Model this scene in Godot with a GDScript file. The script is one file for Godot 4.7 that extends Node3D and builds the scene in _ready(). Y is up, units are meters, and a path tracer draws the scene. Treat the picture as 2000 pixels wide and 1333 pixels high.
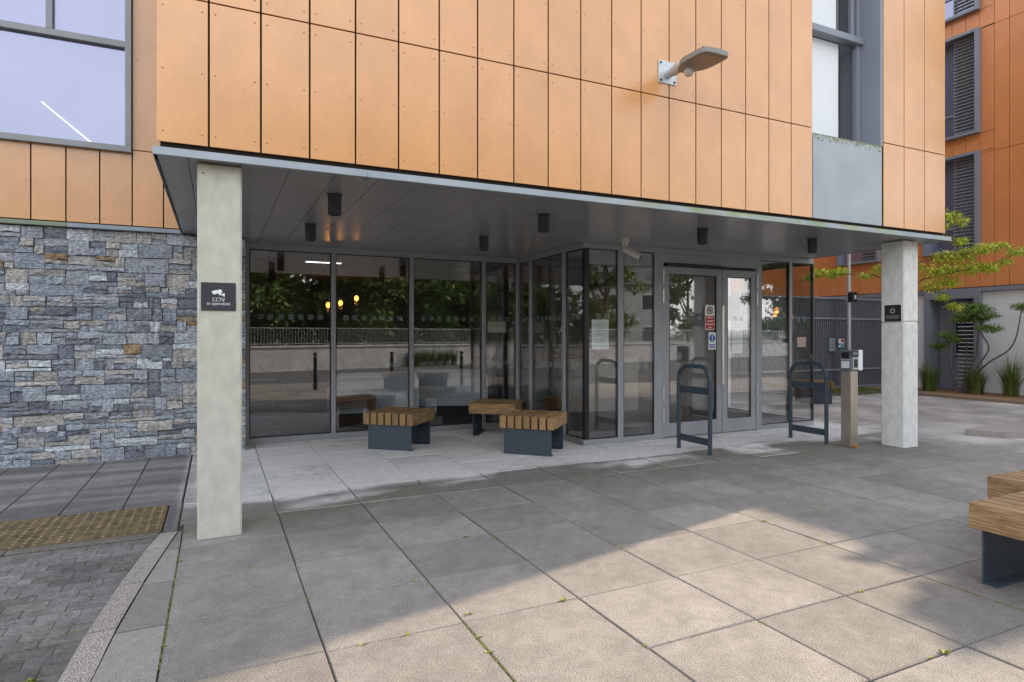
extends Node3D
# World: x runs along the entrance front, y up, -z into the building. P(x, height, depth) -> Vector3(x, height, -depth).

var counts := {}
var M := {}
var rng := RandomNumberGenerator.new()
var big := FastNoiseLite.new()

func P(x: float, h: float, d: float) -> Vector3:
	return Vector3(x, h, -d)

# ------------------------------------------------------------------ naming and nodes
func numbered(parent: Node, called: String) -> String:
	var key := str(parent.get_instance_id()) + called
	var n: int = counts.get(key, 0)
	counts[key] = n + 1
	return called if n == 0 else "%s_%03d" % [called, n]

func thing(called: String, label: String, category: String, at := Vector3.ZERO, turn := 0.0, group := "") -> Node3D:
	var o := Node3D.new()
	o.name = numbered(self, called)
	add_child(o)
	o.position = at
	o.rotation.y = turn
	tag(o, label, category, group)
	return o

func tag(o: Node, label: String, category: String, group := "") -> void:
	o.set_meta("label", label)
	o.set_meta("category", category)
	if group != "":
		o.set_meta("group", group)

func mesh(called: String, m: Mesh, mat: Material, parent: Node, at := Vector3.ZERO) -> MeshInstance3D:
	var o := MeshInstance3D.new()
	o.mesh = m
	o.material_override = mat
	o.position = at
	o.name = numbered(parent, called)
	parent.add_child(o)
	return o

func part(called: String, st: SurfaceTool, mat: Material, parent: Node, at := Vector3.ZERO) -> MeshInstance3D:
	return mesh(called, st.commit(), mat, parent, at)

func struct(called: String, st: SurfaceTool, mat: Material) -> MeshInstance3D:
	var o := part(called, st, mat, self)
	o.set_meta("kind", "structure")
	return o

func copy(src: Node3D, called: String, label: String, at: Vector3, turn: float, group := "") -> Node3D:
	var r: Node3D = src.duplicate()
	r.name = numbered(self, called)
	add_child(r)
	r.position = at
	r.rotation.y = turn
	r.set_meta("label", label)
	if group != "":
		r.set_meta("group", group)
	return r

# ------------------------------------------------------------------ shapes
func new_st() -> SurfaceTool:
	var st := SurfaceTool.new()
	st.begin(Mesh.PRIMITIVE_TRIANGLES)
	st.set_color(Color.WHITE)
	return st

func quad(st: SurfaceTool, a: Vector3, b: Vector3, c: Vector3, d: Vector3, n := Vector3.ZERO) -> void:
	# a b c d clockwise seen from the front
	var nn := n
	if nn == Vector3.ZERO:
		nn = (c - a).cross(b - a).normalized()
		if nn == Vector3.ZERO:
			nn = Vector3.UP
	var i := 0
	for v in [a, b, c, a, c, d]:
		st.set_normal(nn)
		st.add_vertex(v)
		i += 1

func tri(st: SurfaceTool, a: Vector3, b: Vector3, c: Vector3) -> void:
	var nn := (c - a).cross(b - a).normalized()
	for v in [a, b, c]:
		st.set_normal(nn)
		st.add_vertex(v)

func bx(st: SurfaceTool, c: Vector3, s: Vector3, b := Basis.IDENTITY, ch := 0.0) -> void:
	# box with centre, size, and an optional chamfer on every edge
	var h := s * 0.5
	var k: float = min(ch, min(h.x, min(h.y, h.z)) * 0.9)
	for ax in 3:
		var u := (ax + 1) % 3
		var w := (ax + 2) % 3
		for sg in [-1.0, 1.0]:
			var p: Array = []
			for q in [[-1.0, -1.0], [1.0, -1.0], [1.0, 1.0], [-1.0, 1.0]]:
				var v := Vector3.ZERO
				v[ax] = sg * h[ax]
				v[u] = q[0] * (h[u] - k)
				v[w] = q[1] * (h[w] - k)
				p.append(c + b * v)
			if sg > 0:
				quad(st, p[3], p[2], p[1], p[0])
			else:
				quad(st, p[0], p[1], p[2], p[3])
	if k <= 0.0:
		return
	for ax in 3:
		var u := (ax + 1) % 3
		var w := (ax + 2) % 3
		for su in [-1.0, 1.0]:
			for sw in [-1.0, 1.0]:
				var e: Array = []
				for q in [[-1.0, 0], [1.0, 0], [1.0, 1], [-1.0, 1]]:
					var v := Vector3.ZERO
					v[ax] = q[0] * (h[ax] - k)
					v[u] = su * (h[u] - (k if q[1] == 1 else 0.0))
					v[w] = sw * (h[w] - (0.0 if q[1] == 1 else k))
					e.append(c + b * v)
				var outw := Vector3.ZERO
				outw[u] = su
				outw[w] = sw
				var nn := (b * outw).normalized()
				if ((e[2] - e[0]) as Vector3).cross(e[1] - e[0]).dot(nn) > 0:
					quad(st, e[0], e[1], e[2], e[3], nn)
				else:
					quad(st, e[3], e[2], e[1], e[0], nn)
	for sx in [-1.0, 1.0]:
		for sy in [-1.0, 1.0]:
			for sz in [-1.0, 1.0]:
				var a := c + b * Vector3(sx * h.x, sy * (h.y - k), sz * (h.z - k))
				var d := c + b * Vector3(sx * (h.x - k), sy * h.y, sz * (h.z - k))
				var f := c + b * Vector3(sx * (h.x - k), sy * (h.y - k), sz * h.z)
				if sx * sy * sz > 0:
					tri(st, f, d, a)
				else:
					tri(st, a, d, f)

func ext(st: SurfaceTool, x0: float, x1: float, h0: float, h1: float, d0: float, d1: float, ch := 0.0) -> void:
	bx(st, P((x0 + x1) / 2, (h0 + h1) / 2, (d0 + d1) / 2), Vector3(abs(x1 - x0), abs(h1 - h0), abs(d1 - d0)), Basis.IDENTITY, ch)

func box_part(called: String, x0: float, x1: float, h0: float, h1: float, d0: float, d1: float, mat: Material, parent: Node, ch := 0.0) -> MeshInstance3D:
	var st := new_st()
	ext(st, x0, x1, h0, h1, d0, d1, ch)
	return part(called, st, mat, parent)

func tube(st: SurfaceTool, pts: Array, radii: Array, sides := 8, caps := true) -> void:
	var rings: Array = []
	var side := Vector3.ZERO
	for i in pts.size():
		var t: Vector3 = (pts[min(i + 1, pts.size() - 1)] - pts[max(i - 1, 0)]).normalized()
		if side == Vector3.ZERO:
			side = t.cross(Vector3(0.31, 0.17, 0.93)).normalized()
		side = (side - t * side.dot(t)).normalized()
		var up := t.cross(side)
		var ring: Array = []
		for k in sides:
			var a := TAU * k / sides
			ring.append((side * cos(a) + up * sin(a)))
		rings.append(ring)
	for i in pts.size() - 1:
		for k in sides:
			var k2 := (k + 1) % sides
			var v := [[i, k], [i + 1, k], [i + 1, k2], [i, k], [i + 1, k2], [i, k2]]
			for q in v:
				var n: Vector3 = rings[q[0]][q[1]]
				st.set_normal(n)
				st.add_vertex(pts[q[0]] + n * float(radii[q[0]]))
	if caps:
		for e in [0, pts.size() - 1]:
			for k in sides:
				var a: Vector3 = pts[e] + rings[e][k] * float(radii[e])
				var b: Vector3 = pts[e] + rings[e][(k + 1) % sides] * float(radii[e])
				if e == 0:
					tri(st, pts[e], a, b)
				else:
					tri(st, pts[e], b, a)

func rod(st: SurfaceTool, a: Vector3, b: Vector3, r: float, sides := 8) -> void:
	tube(st, [a, b], [r, r], sides)

func lathe(st: SurfaceTool, base: Vector3, profile: Array, sides := 16) -> void:
	var prof := profile.duplicate()
	if prof[prof.size() - 1][1] < prof[0][1]:
		prof.reverse()
	for i in prof.size() - 1:
		var r0: float = prof[i][0]
		var r1: float = prof[i + 1][0]
		var y0: float = prof[i][1]
		var y1: float = prof[i + 1][1]
		var nn := Vector2(y1 - y0, r0 - r1).normalized()
		for k in sides:
			var a0 := TAU * k / sides
			var a1 := TAU * (k + 1) / sides
			for q in [[a0, r0, y0], [a1, r0, y0], [a1, r1, y1], [a0, r0, y0], [a1, r1, y1], [a0, r1, y1]]:
				st.set_normal(Vector3(cos(q[0]) * nn.x, nn.y, sin(q[0]) * nn.x))
				st.add_vertex(base + Vector3(cos(q[0]) * q[1], q[2], sin(q[0]) * q[1]))

func prism(st: SurfaceTool, outline: PackedVector2Array, at: Vector3, ux: Vector3, uy: Vector3, thick: float) -> void:
	# flat outline in the plane (ux, uy) at a point, extruded along ux x uy
	var n := ux.cross(uy).normalized()
	var poly := outline
	var area := 0.0
	for i in poly.size():
		area += poly[i].cross(poly[(i + 1) % poly.size()])
	if area < 0.0:
		poly.reverse()
	var o := at
	if thick < 0.0:
		o += n * thick
	var up := n * absf(thick)
	var idx := Geometry2D.triangulate_polygon(poly)
	for i in range(0, idx.size(), 3):
		var p: Array = []
		for k in 3:
			p.append(o + ux * poly[idx[i + k]].x + uy * poly[idx[i + k]].y)
		var a: Vector3 = p[0]
		var b: Vector3 = p[1]
		var c: Vector3 = p[2]
		if (c - a).cross(b - a).dot(n) < 0.0:
			b = p[2]
			c = p[1]
		tri(st, a + up, b + up, c + up)
		tri(st, a, c, b)
	for i in poly.size():
		var a := o + ux * poly[i].x + uy * poly[i].y
		var q := poly[(i + 1) % poly.size()]
		var b := o + ux * q.x + uy * q.y
		quad(st, a, a + up, b + up, b)

# ------------------------------------------------------------------ materials
func lin(r: float, g: float, b: float) -> Color:
	return Color(r, g, b).linear_to_srgb()

func mat(c: Color, rough := 0.6, metal := 0.0) -> StandardMaterial3D:
	var m := StandardMaterial3D.new()
	m.albedo_color = c
	m.roughness = rough
	m.metallic = metal
	return m

func noise_bytes(size: int, seed: int, freq: float, oct := 4, kind := FastNoiseLite.TYPE_SIMPLEX_SMOOTH) -> PackedByteArray:
	var n := FastNoiseLite.new()
	n.seed = seed
	n.frequency = freq
	n.noise_type = kind
	n.fractal_octaves = oct
	var im := n.get_seamless_image(size, size)
	im.convert(Image.FORMAT_L8)
	return im.get_data()

# colour texture from two linear colours mixed by layers [seed, frequency, octaves, weight], plus random grain of its own cells
func tex(c1: Color, c2: Color, layers: Array, grain := 0.0, size := 512, seed := 1, contrast := 1.0, bright_grain := 0.0) -> ImageTexture:
	var data: Array = []
	for l in layers:
		data.append(noise_bytes(size, l[0], l[1], l[2]))
	var out := PackedByteArray()
	out.resize(size * size * 3)
	var r := RandomNumberGenerator.new()
	r.seed = seed
	for i in size * size:
		var t := 0.0
		for k in layers.size():
			t += layers[k][3] * (data[k][i] / 255.0 - 0.5)
		t = clampf(0.5 + t * contrast + grain * (r.randf() - 0.5), 0.0, 1.0)
		var g := 1.0
		if bright_grain > 0.0 and r.randf() < 0.16:
			g = 1.0 + bright_grain * (r.randf() * 2.0 - 1.0)
		var c := c1.lerp(c2, t) * g
		out[i * 3] = int(255.0 * clampf(c.r, 0, 1) ** 0.4545)
		out[i * 3 + 1] = int(255.0 * clampf(c.g, 0, 1) ** 0.4545)
		out[i * 3 + 2] = int(255.0 * clampf(c.b, 0, 1) ** 0.4545)
	var im := Image.create_from_data(size, size, false, Image.FORMAT_RGB8, out)
	im.generate_mipmaps()
	return ImageTexture.create_from_image(im)

func bump(seed: int, freq: float, oct: int, size := 512, strength := 4.0) -> ImageTexture:
	var im := Image.create_from_data(size, size, false, Image.FORMAT_L8, noise_bytes(size, seed, freq, oct))
	im.convert(Image.FORMAT_RGBA8)
	im.bump_map_to_normal_map(strength)
	return ImageTexture.create_from_image(im)

func tmat(t: Texture2D, rough: float, scale: Vector3, world := true, vcol := false, metal := 0.0, normal: Texture2D = null, ns := 1.0) -> StandardMaterial3D:
	var m := StandardMaterial3D.new()
	m.albedo_texture = t
	m.roughness = rough
	m.metallic = metal
	m.uv1_triplanar = true
	m.uv1_world_triplanar = world
	m.uv1_scale = scale
	m.vertex_color_use_as_albedo = vcol
	if normal:
		m.normal_enabled = true
		m.normal_texture = normal
		m.normal_scale = ns
	return m

func v1(s: float) -> Vector3:
	return Vector3(s, s, s)

func make_materials() -> void:
	var grit := bump(11, 0.12, 3, 512, 3.0)
	var rough_bump := bump(12, 0.03, 5, 512, 6.0)
	M.slab = tmat(tex(Color(0.30, 0.289, 0.277), Color(1.0, 0.965, 0.925), [[21, 0.17, 2, 2.2], [62, 0.06, 2, 0.35], [22, 0.012, 4, 0.3]], 0.7, 1024, 3, 1.0, 0.6), 0.85, v1(0.95), true, true, 0.0, grit, 0.5)
	M.bed = tmat(tex(Color(0.03, 0.03, 0.024), Color(0.10, 0.09, 0.07), [[23, 0.03, 4, 1.0]], 0.4, 256), 0.95, v1(2.0))
	M.roadbed = tmat(tex(Color(0.07, 0.066, 0.05), Color(0.20, 0.19, 0.15), [[63, 0.03, 4, 1.3]], 0.4, 256), 0.95, v1(1.0))
	M.kerb = tmat(tex(Color(0.11, 0.098, 0.088), Color(0.50, 0.45, 0.40), [[24, 0.13, 1, 2.4], [25, 0.02, 3, 0.5]], 0.5, 512, 4, 1.0, 0.5), 0.85, v1(1.7), true, true, 0.0, grit, 0.8)
	M.block = tmat(tex(Color(0.35, 0.34, 0.32), Color(0.85, 0.83, 0.79), [[26, 0.05, 4, 1.0], [27, 0.01, 3, 0.7]], 0.5, 512, 5), 0.9, v1(1.6), true, true, 0.0, rough_bump, 0.4)
	M.tactile = tmat(tex(Color(0.075, 0.055, 0.026), Color(0.20, 0.14, 0.062), [[28, 0.012, 4, 1.5], [29, 0.08, 2, 0.4]], 0.3, 512, 6), 0.85, v1(1.3), true, true)
	M.blister = tmat(tex(Color(0.11, 0.085, 0.04), Color(0.34, 0.26, 0.14), [[28, 0.012, 4, 1.5]], 0.6, 256, 61), 0.8, v1(1.3))
	M.asphalt = tmat(tex(Color(0.06, 0.062, 0.065), Color(0.15, 0.153, 0.158), [[30, 0.2, 2, 0.5], [31, 0.006, 4, 0.7]], 0.9, 512, 7), 0.9, v1(0.7))
	M.earth = tmat(tex(Color(0.05, 0.06, 0.03), Color(0.14, 0.14, 0.075), [[32, 0.02, 5, 1.2]], 0.4, 512, 8), 0.95, v1(0.3))
	M.mulch = tmat(tex(Color(0.11, 0.05, 0.02), Color(0.36, 0.20, 0.09), [[33, 0.12, 3, 1.2]], 0.8, 256, 9), 0.95, v1(1.5))
	M.stone = tmat(tex(Color(0.36, 0.36, 0.365), Color(1.0, 0.99, 0.965), [[34, 0.02, 5, 1.5], [35, 0.10, 3, 0.7]], 0.25, 1024, 10, 1.35), 0.8, Vector3(0.9, 2.4, 2.4), true, true, 0.0, rough_bump, 1.0)
	M.mortar = mat(lin(0.2, 0.2, 0.198), 0.95)
	M.concrete = tmat(tex(Color(0.50, 0.488, 0.46), Color(0.94, 0.925, 0.88), [[36, 0.006, 3, 0.45], [37, 0.17, 2, 1.2]], 0.7, 1024, 11, 1.0, 0.15), 0.85, Vector3(1.3, 0.9, 1.3), true, true, 0.0, grit, 0.25)
	M.panel = tmat(tex(Color(0.655, 0.315, 0.105), Color(0.755, 0.37, 0.13), [[38, 0.008, 5, 1.0], [39, 0.09, 2, 0.4]], 0.15, 512, 12), 0.42, Vector3(0.5, 0.35, 0.5), true, true)
	M.panel2 = tmat(tex(Color(0.72, 0.27, 0.085), Color(0.80, 0.31, 0.105), [[38, 0.008, 5, 1.0], [39, 0.09, 2, 0.4]], 0.15, 512, 13), 0.42, Vector3(0.5, 0.35, 0.5), true, true)  # same cladding as the main front, courtyard shade put into its colour
	M.panel.roughness = 0.27
	M.panel.metallic_specular = 0.75
	M.panel2.roughness = 0.35
	M.panel2.metallic_specular = 0.6
	M.rivet = mat(lin(0.42, 0.20, 0.085), 0.45)
	M.backing = mat(lin(0.02, 0.014, 0.01), 0.9)
	M.alu = tmat(tex(Color(0.30, 0.34, 0.38), Color(0.40, 0.44, 0.48), [[40, 0.006, 4, 1.0]], 0.1, 256, 14), 0.5, v1(0.6), true, true)
	M.frame = tmat(tex(Color(0.27, 0.28, 0.29), Color(0.32, 0.33, 0.34), [[41, 0.01, 3, 1.0]], 0.1, 256, 15), 0.38, v1(0.8))
	M.soffit = tmat(tex(Color(0.26, 0.256, 0.252), Color(0.31, 0.305, 0.30), [[42, 0.006, 3, 1.0]], 0.06, 256, 16), 0.2, v1(0.5))
	M.gasket = mat(lin(0.012, 0.013, 0.015), 0.4)
	M.navy = tmat(tex(Color(0.022, 0.035, 0.052), Color(0.04, 0.058, 0.08), [[43, 0.02, 4, 1.2], [44, 0.15, 2, 0.3]], 0.3, 512, 17), 0.45, v1(2.0), false)
	M.steel = tmat(tex(Color(0.42, 0.38, 0.32), Color(0.54, 0.49, 0.42), [[45, 0.05, 2, 1.0]], 0.2, 256, 18), 0.32, Vector3(6, 0.3, 6), true, false, 0.9)
	M.galv = tmat(tex(Color(0.42, 0.45, 0.46), Color(0.62, 0.65, 0.66), [[46, 0.05, 3, 1.2]], 0.2, 256, 19), 0.45, v1(3.0), true, false, 0.5)
	M.lampgrey = tmat(tex(Color(0.20, 0.20, 0.185), Color(0.33, 0.32, 0.30), [[66, 0.04, 4, 1.2]], 0.2, 256, 29), 0.5, v1(3.0))
	M.wood = tmat(tex(Color(0.17, 0.10, 0.045), Color(0.56, 0.375, 0.20), [[47, 0.02, 5, 1.1], [48, 0.09, 2, 0.5]], 0.25, 512, 20), 0.7, Vector3(0.35, 5.0, 5.0), false, true)
	M.white = mat(lin(0.78, 0.78, 0.75), 0.5)
	M.offwhite = mat(lin(0.55, 0.53, 0.48), 0.5)
	M.paper = mat(lin(0.62, 0.68, 0.68), 0.7)
	M.black = mat(lin(0.014, 0.015, 0.018), 0.35)
	M.charcoal = mat(lin(0.03, 0.032, 0.04), 0.5)
	M.red = mat(lin(0.45, 0.02, 0.03), 0.5)
	M.blue = mat(lin(0.02, 0.07, 0.32), 0.5)
	M.skyblue = mat(lin(0.08, 0.35, 0.6), 0.5)
	M.purple = mat(lin(0.07, 0.055, 0.14), 0.5)
	M.pink = mat(lin(0.75, 0.55, 0.5), 0.6)
	M.chrome = mat(lin(0.75, 0.72, 0.66), 0.25, 0.9)
	M.silver = mat(lin(0.6, 0.6, 0.6), 0.35, 0.8)
	M.render = tmat(tex(Color(0.74, 0.75, 0.76), Color(0.83, 0.835, 0.84), [[49, 0.006, 5, 1.2]], 0.1, 512, 22), 0.85, v1(0.4))
	M.fence = mat(lin(0.11, 0.12, 0.14), 0.5)
	M.winframe = mat(lin(0.24, 0.26, 0.30), 0.45)
	M.spandrel = tmat(tex(Color(0.33, 0.37, 0.40), Color(0.40, 0.44, 0.465), [[50, 0.008, 4, 1.1]], 0.08, 256, 23), 0.45, v1(0.7), true, true)
	M.blind = mat(lin(0.80, 0.82, 0.82), 0.7)
	M.leaf = mat(Color.WHITE, 0.55)
	M.leaf.vertex_color_use_as_albedo = true
	M.leaf.backlight_enabled = true
	M.leaf.backlight = Color(0.45, 0.5, 0.2)
	M.bark = tmat(tex(Color(0.07, 0.055, 0.04), Color(0.20, 0.165, 0.13), [[51, 0.05, 4, 1.3]], 0.3, 256, 24), 0.9, Vector3(3, 1, 3))
	M.streetwall = tmat(tex(Color(0.52, 0.53, 0.54), Color(0.72, 0.735, 0.745), [[52, 0.008, 5, 1.3]], 0.15, 512, 25), 0.9, v1(0.25))
	M.slate = mat(lin(0.08, 0.085, 0.095), 0.7)
	M.housewall = mat(lin(0.62, 0.60, 0.55), 0.9)
	M.brick = mat(lin(0.42, 0.29, 0.19), 0.9)
	M.darkfloor = tmat(tex(Color(0.05, 0.048, 0.045), Color(0.09, 0.085, 0.08), [[53, 0.02, 3, 1.0]], 0.2, 256, 26), 0.35, v1(0.5))
	M.inwall = mat(lin(0.10, 0.105, 0.11), 0.9)
	M.inceil = mat(lin(0.16, 0.16, 0.165), 0.9)
	M.sofa = mat(lin(0.52, 0.60, 0.66), 0.9)
	M.inwood = mat(lin(0.16, 0.075, 0.03), 0.5)
	M.counter = mat(lin(0.5, 0.5, 0.42), 0.6)
	M.glass = mat(Color(0.30, 0.34, 0.34, 0.01), 0.01, 0.0)
	M.glass.transparency = BaseMaterial3D.TRANSPARENCY_ALPHA
	M.skyglass = mat(Color(0.70, 0.715, 0.83, 0.05), 0.02, 0.55)
	M.skyglass.transparency = BaseMaterial3D.TRANSPARENCY_ALPHA
	M.frost = mat(Color(0.62, 0.68, 0.68, 0.22), 0.7)
	M.frost.transparency = BaseMaterial3D.TRANSPARENCY_ALPHA
	M.bulb = mat(lin(1.0, 0.6, 0.25), 0.5)
	M.bulb.emission_enabled = true
	M.bulb.emission = Color(1.0, 0.62, 0.25)
	M.bulb.emission_energy_multiplier = 3.0
	M.strip = mat(lin(1, 1, 1), 0.5)
	M.strip.emission_enabled = true
	M.strip.emission = Color(1.0, 1.0, 1.0)
	M.strip.emission_energy_multiplier = 1.6

# ------------------------------------------------------------------ the place
func _ready() -> void:
	rng.seed = 7
	big.seed = 5
	big.frequency = 0.9
	big.fractal_octaves = 4
	set_camera_and_light()
	make_materials()
	print("materials")
	ground()
	main_building()
	print("building")
	stone_wall()
	side_block()
	rear_block()
	glazing()
	interior()
	street()
	print("street")
	furniture()
	courtyard()
	signs()
	print("done")

func set_camera_and_light() -> void:
	var cam := Camera3D.new()
	cam.name = "camera"
	add_child(cam)
	var f := 1210.0
	var near := 0.05
	cam.set_frustum(near * 1333.0 / f, Vector2(0, -near * 11.5 / f), near, 600.0)
	cam.position = Vector3(0, 1.45, 0)
	cam.rotation.y = -deg_to_rad(25.5)
	cam.current = true
	var we := WorldEnvironment.new()
	we.name = "world_environment"
	var e := Environment.new()
	e.background_mode = Environment.BG_SKY
	var sky := Sky.new()
	var sm := ProceduralSkyMaterial.new()
	sm.sky_top_color = Color(0.69, 0.72, 0.78)
	sm.sky_horizon_color = Color(0.93, 0.93, 0.92)
	sm.sky_curve = 0.25
	sm.ground_bottom_color = Color(0.3, 0.3, 0.28)
	sm.ground_horizon_color = Color(0.6, 0.62, 0.64)
	sm.sky_energy_multiplier = 1.27
	# thin high cloud
	var cn := FastNoiseLite.new()
	cn.seed = 77
	cn.frequency = 0.006
	cn.fractal_octaves = 5
	var ci := cn.get_seamless_image(512, 256)
	ci.convert(Image.FORMAT_L8)
	var cb := ci.get_data()
	var cd := PackedByteArray()
	cd.resize(512 * 256 * 4)
	for k in 512 * 256:
		var v := smoothstep(0.45, 0.85, cb[k] / 255.0)
		cd[k * 4] = 255
		cd[k * 4 + 1] = 255
		cd[k * 4 + 2] = 255
		cd[k * 4 + 3] = int(v * 110.0)
	sm.sky_cover = ImageTexture.create_from_image(Image.create_from_data(512, 256, false, Image.FORMAT_RGBA8, cd))
	sky.sky_material = sm
	e.sky = sky
	e.tonemap_mode = Environment.TONE_MAPPER_LINEAR
	e.tonemap_exposure = 1.88
	e.sdfgi_enabled = true
	e.ssao_enabled = true
	e.ssil_enabled = true
	we.environment = e
	add_child(we)
	var sun := DirectionalLight3D.new()
	sun.name = "sun"
	var el := deg_to_rad(45.0)
	var to_sun := P(cos(el) * 0.975, sin(el), cos(el) * 0.222)
	add_child(sun)
	sun.look_at_from_position(to_sun * 50.0, Vector3.ZERO)
	sun.light_energy = 1.0
	sun.light_color = Color(1.0, 0.91, 0.79)
	sun.light_angular_distance = 0.6
	sun.shadow_enabled = true

# ------------------------------------------------------------------ ground
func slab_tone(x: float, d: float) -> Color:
	# weathering: algae-dark paving out in the rain, clean pale concrete in the dry under the canopy, its tone lifted further to offset the shade there, greenish growth along the drip line
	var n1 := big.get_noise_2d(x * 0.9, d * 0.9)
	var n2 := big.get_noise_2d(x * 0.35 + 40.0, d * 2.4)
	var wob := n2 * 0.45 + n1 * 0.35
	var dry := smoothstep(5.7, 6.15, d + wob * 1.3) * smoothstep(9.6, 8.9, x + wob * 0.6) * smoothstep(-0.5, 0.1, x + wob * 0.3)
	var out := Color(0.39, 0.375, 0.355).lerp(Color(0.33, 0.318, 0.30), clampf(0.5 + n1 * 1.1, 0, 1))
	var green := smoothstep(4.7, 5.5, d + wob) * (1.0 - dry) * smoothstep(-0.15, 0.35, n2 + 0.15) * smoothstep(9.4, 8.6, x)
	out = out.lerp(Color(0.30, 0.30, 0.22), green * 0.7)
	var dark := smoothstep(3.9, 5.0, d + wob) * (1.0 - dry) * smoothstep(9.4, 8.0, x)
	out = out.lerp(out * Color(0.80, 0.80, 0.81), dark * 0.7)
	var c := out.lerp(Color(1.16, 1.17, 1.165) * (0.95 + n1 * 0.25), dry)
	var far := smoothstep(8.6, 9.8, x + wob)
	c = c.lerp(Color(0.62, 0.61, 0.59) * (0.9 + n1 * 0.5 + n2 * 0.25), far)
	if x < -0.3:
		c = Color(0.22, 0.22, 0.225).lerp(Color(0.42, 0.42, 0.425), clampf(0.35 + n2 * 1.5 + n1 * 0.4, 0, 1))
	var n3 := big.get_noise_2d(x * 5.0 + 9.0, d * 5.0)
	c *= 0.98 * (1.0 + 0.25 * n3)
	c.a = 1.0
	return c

func slab(st: SurfaceTool, x0: float, x1: float, d0: float, d1: float, top: float, n: int, tone: float, tilt: Vector2) -> void:
	var ch := 0.005
	var rows: Array = []
	for j in n + 1:
		var row: Array = []
		for i in n + 1:
			var x := lerpf(x0 + ch, x1 - ch, float(i) / n)
			var d := lerpf(d0 + ch, d1 - ch, float(j) / n)
			row.append(P(x, top + tilt.x * (float(i) / n - 0.5) + tilt.y * (float(j) / n - 0.5), d))
		rows.append(row)
	for j in n:
		for i in n:
			for v in [rows[j][i], rows[j + 1][i], rows[j + 1][i + 1], rows[j][i], rows[j + 1][i + 1], rows[j][i + 1]]:
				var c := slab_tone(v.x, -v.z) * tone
				c.a = 1.0
				st.set_color(c)
				st.set_normal(Vector3.UP)
				st.add_vertex(v)
	var a: Array = [rows[0][0], rows[0][n], rows[n][n], rows[n][0]]
	var o: Array = [P(x0, top - ch, d0), P(x1, top - ch, d0), P(x1, top - ch, d1), P(x0, top - ch, d1)]
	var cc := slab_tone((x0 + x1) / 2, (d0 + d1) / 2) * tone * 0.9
	cc.a = 1.0
	st.set_color(cc)
	for k in 4:
		var k2 := (k + 1) % 4
		quad(st, a[k], a[k2], o[k2], o[k])
		quad(st, o[k], o[k2], o[k2] - Vector3(0, 0.045, 0), o[k] - Vector3(0, 0.045, 0))

func kerb_x(d: float, inner: bool) -> float:
	# the kerb between the plaza and the lower block-paved road, measured at its two edges
	var ds := [-4.0, 3.13, 3.7, 4.2, 4.67, 5.2]
	var xi := [-0.60, -0.49, -0.44, -0.39, -0.33, -0.26]
	var xo := [-0.76, -0.61, -0.56, -0.51, -0.46, -0.37]
	var src: Array = xi if inner else xo
	for k in ds.size() - 1:
		if d <= ds[k + 1]:
			return lerpf(src[k], src[k + 1], clampf((d - ds[k]) / (ds[k + 1] - ds[k]), 0, 1))
	return src[5]

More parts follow.
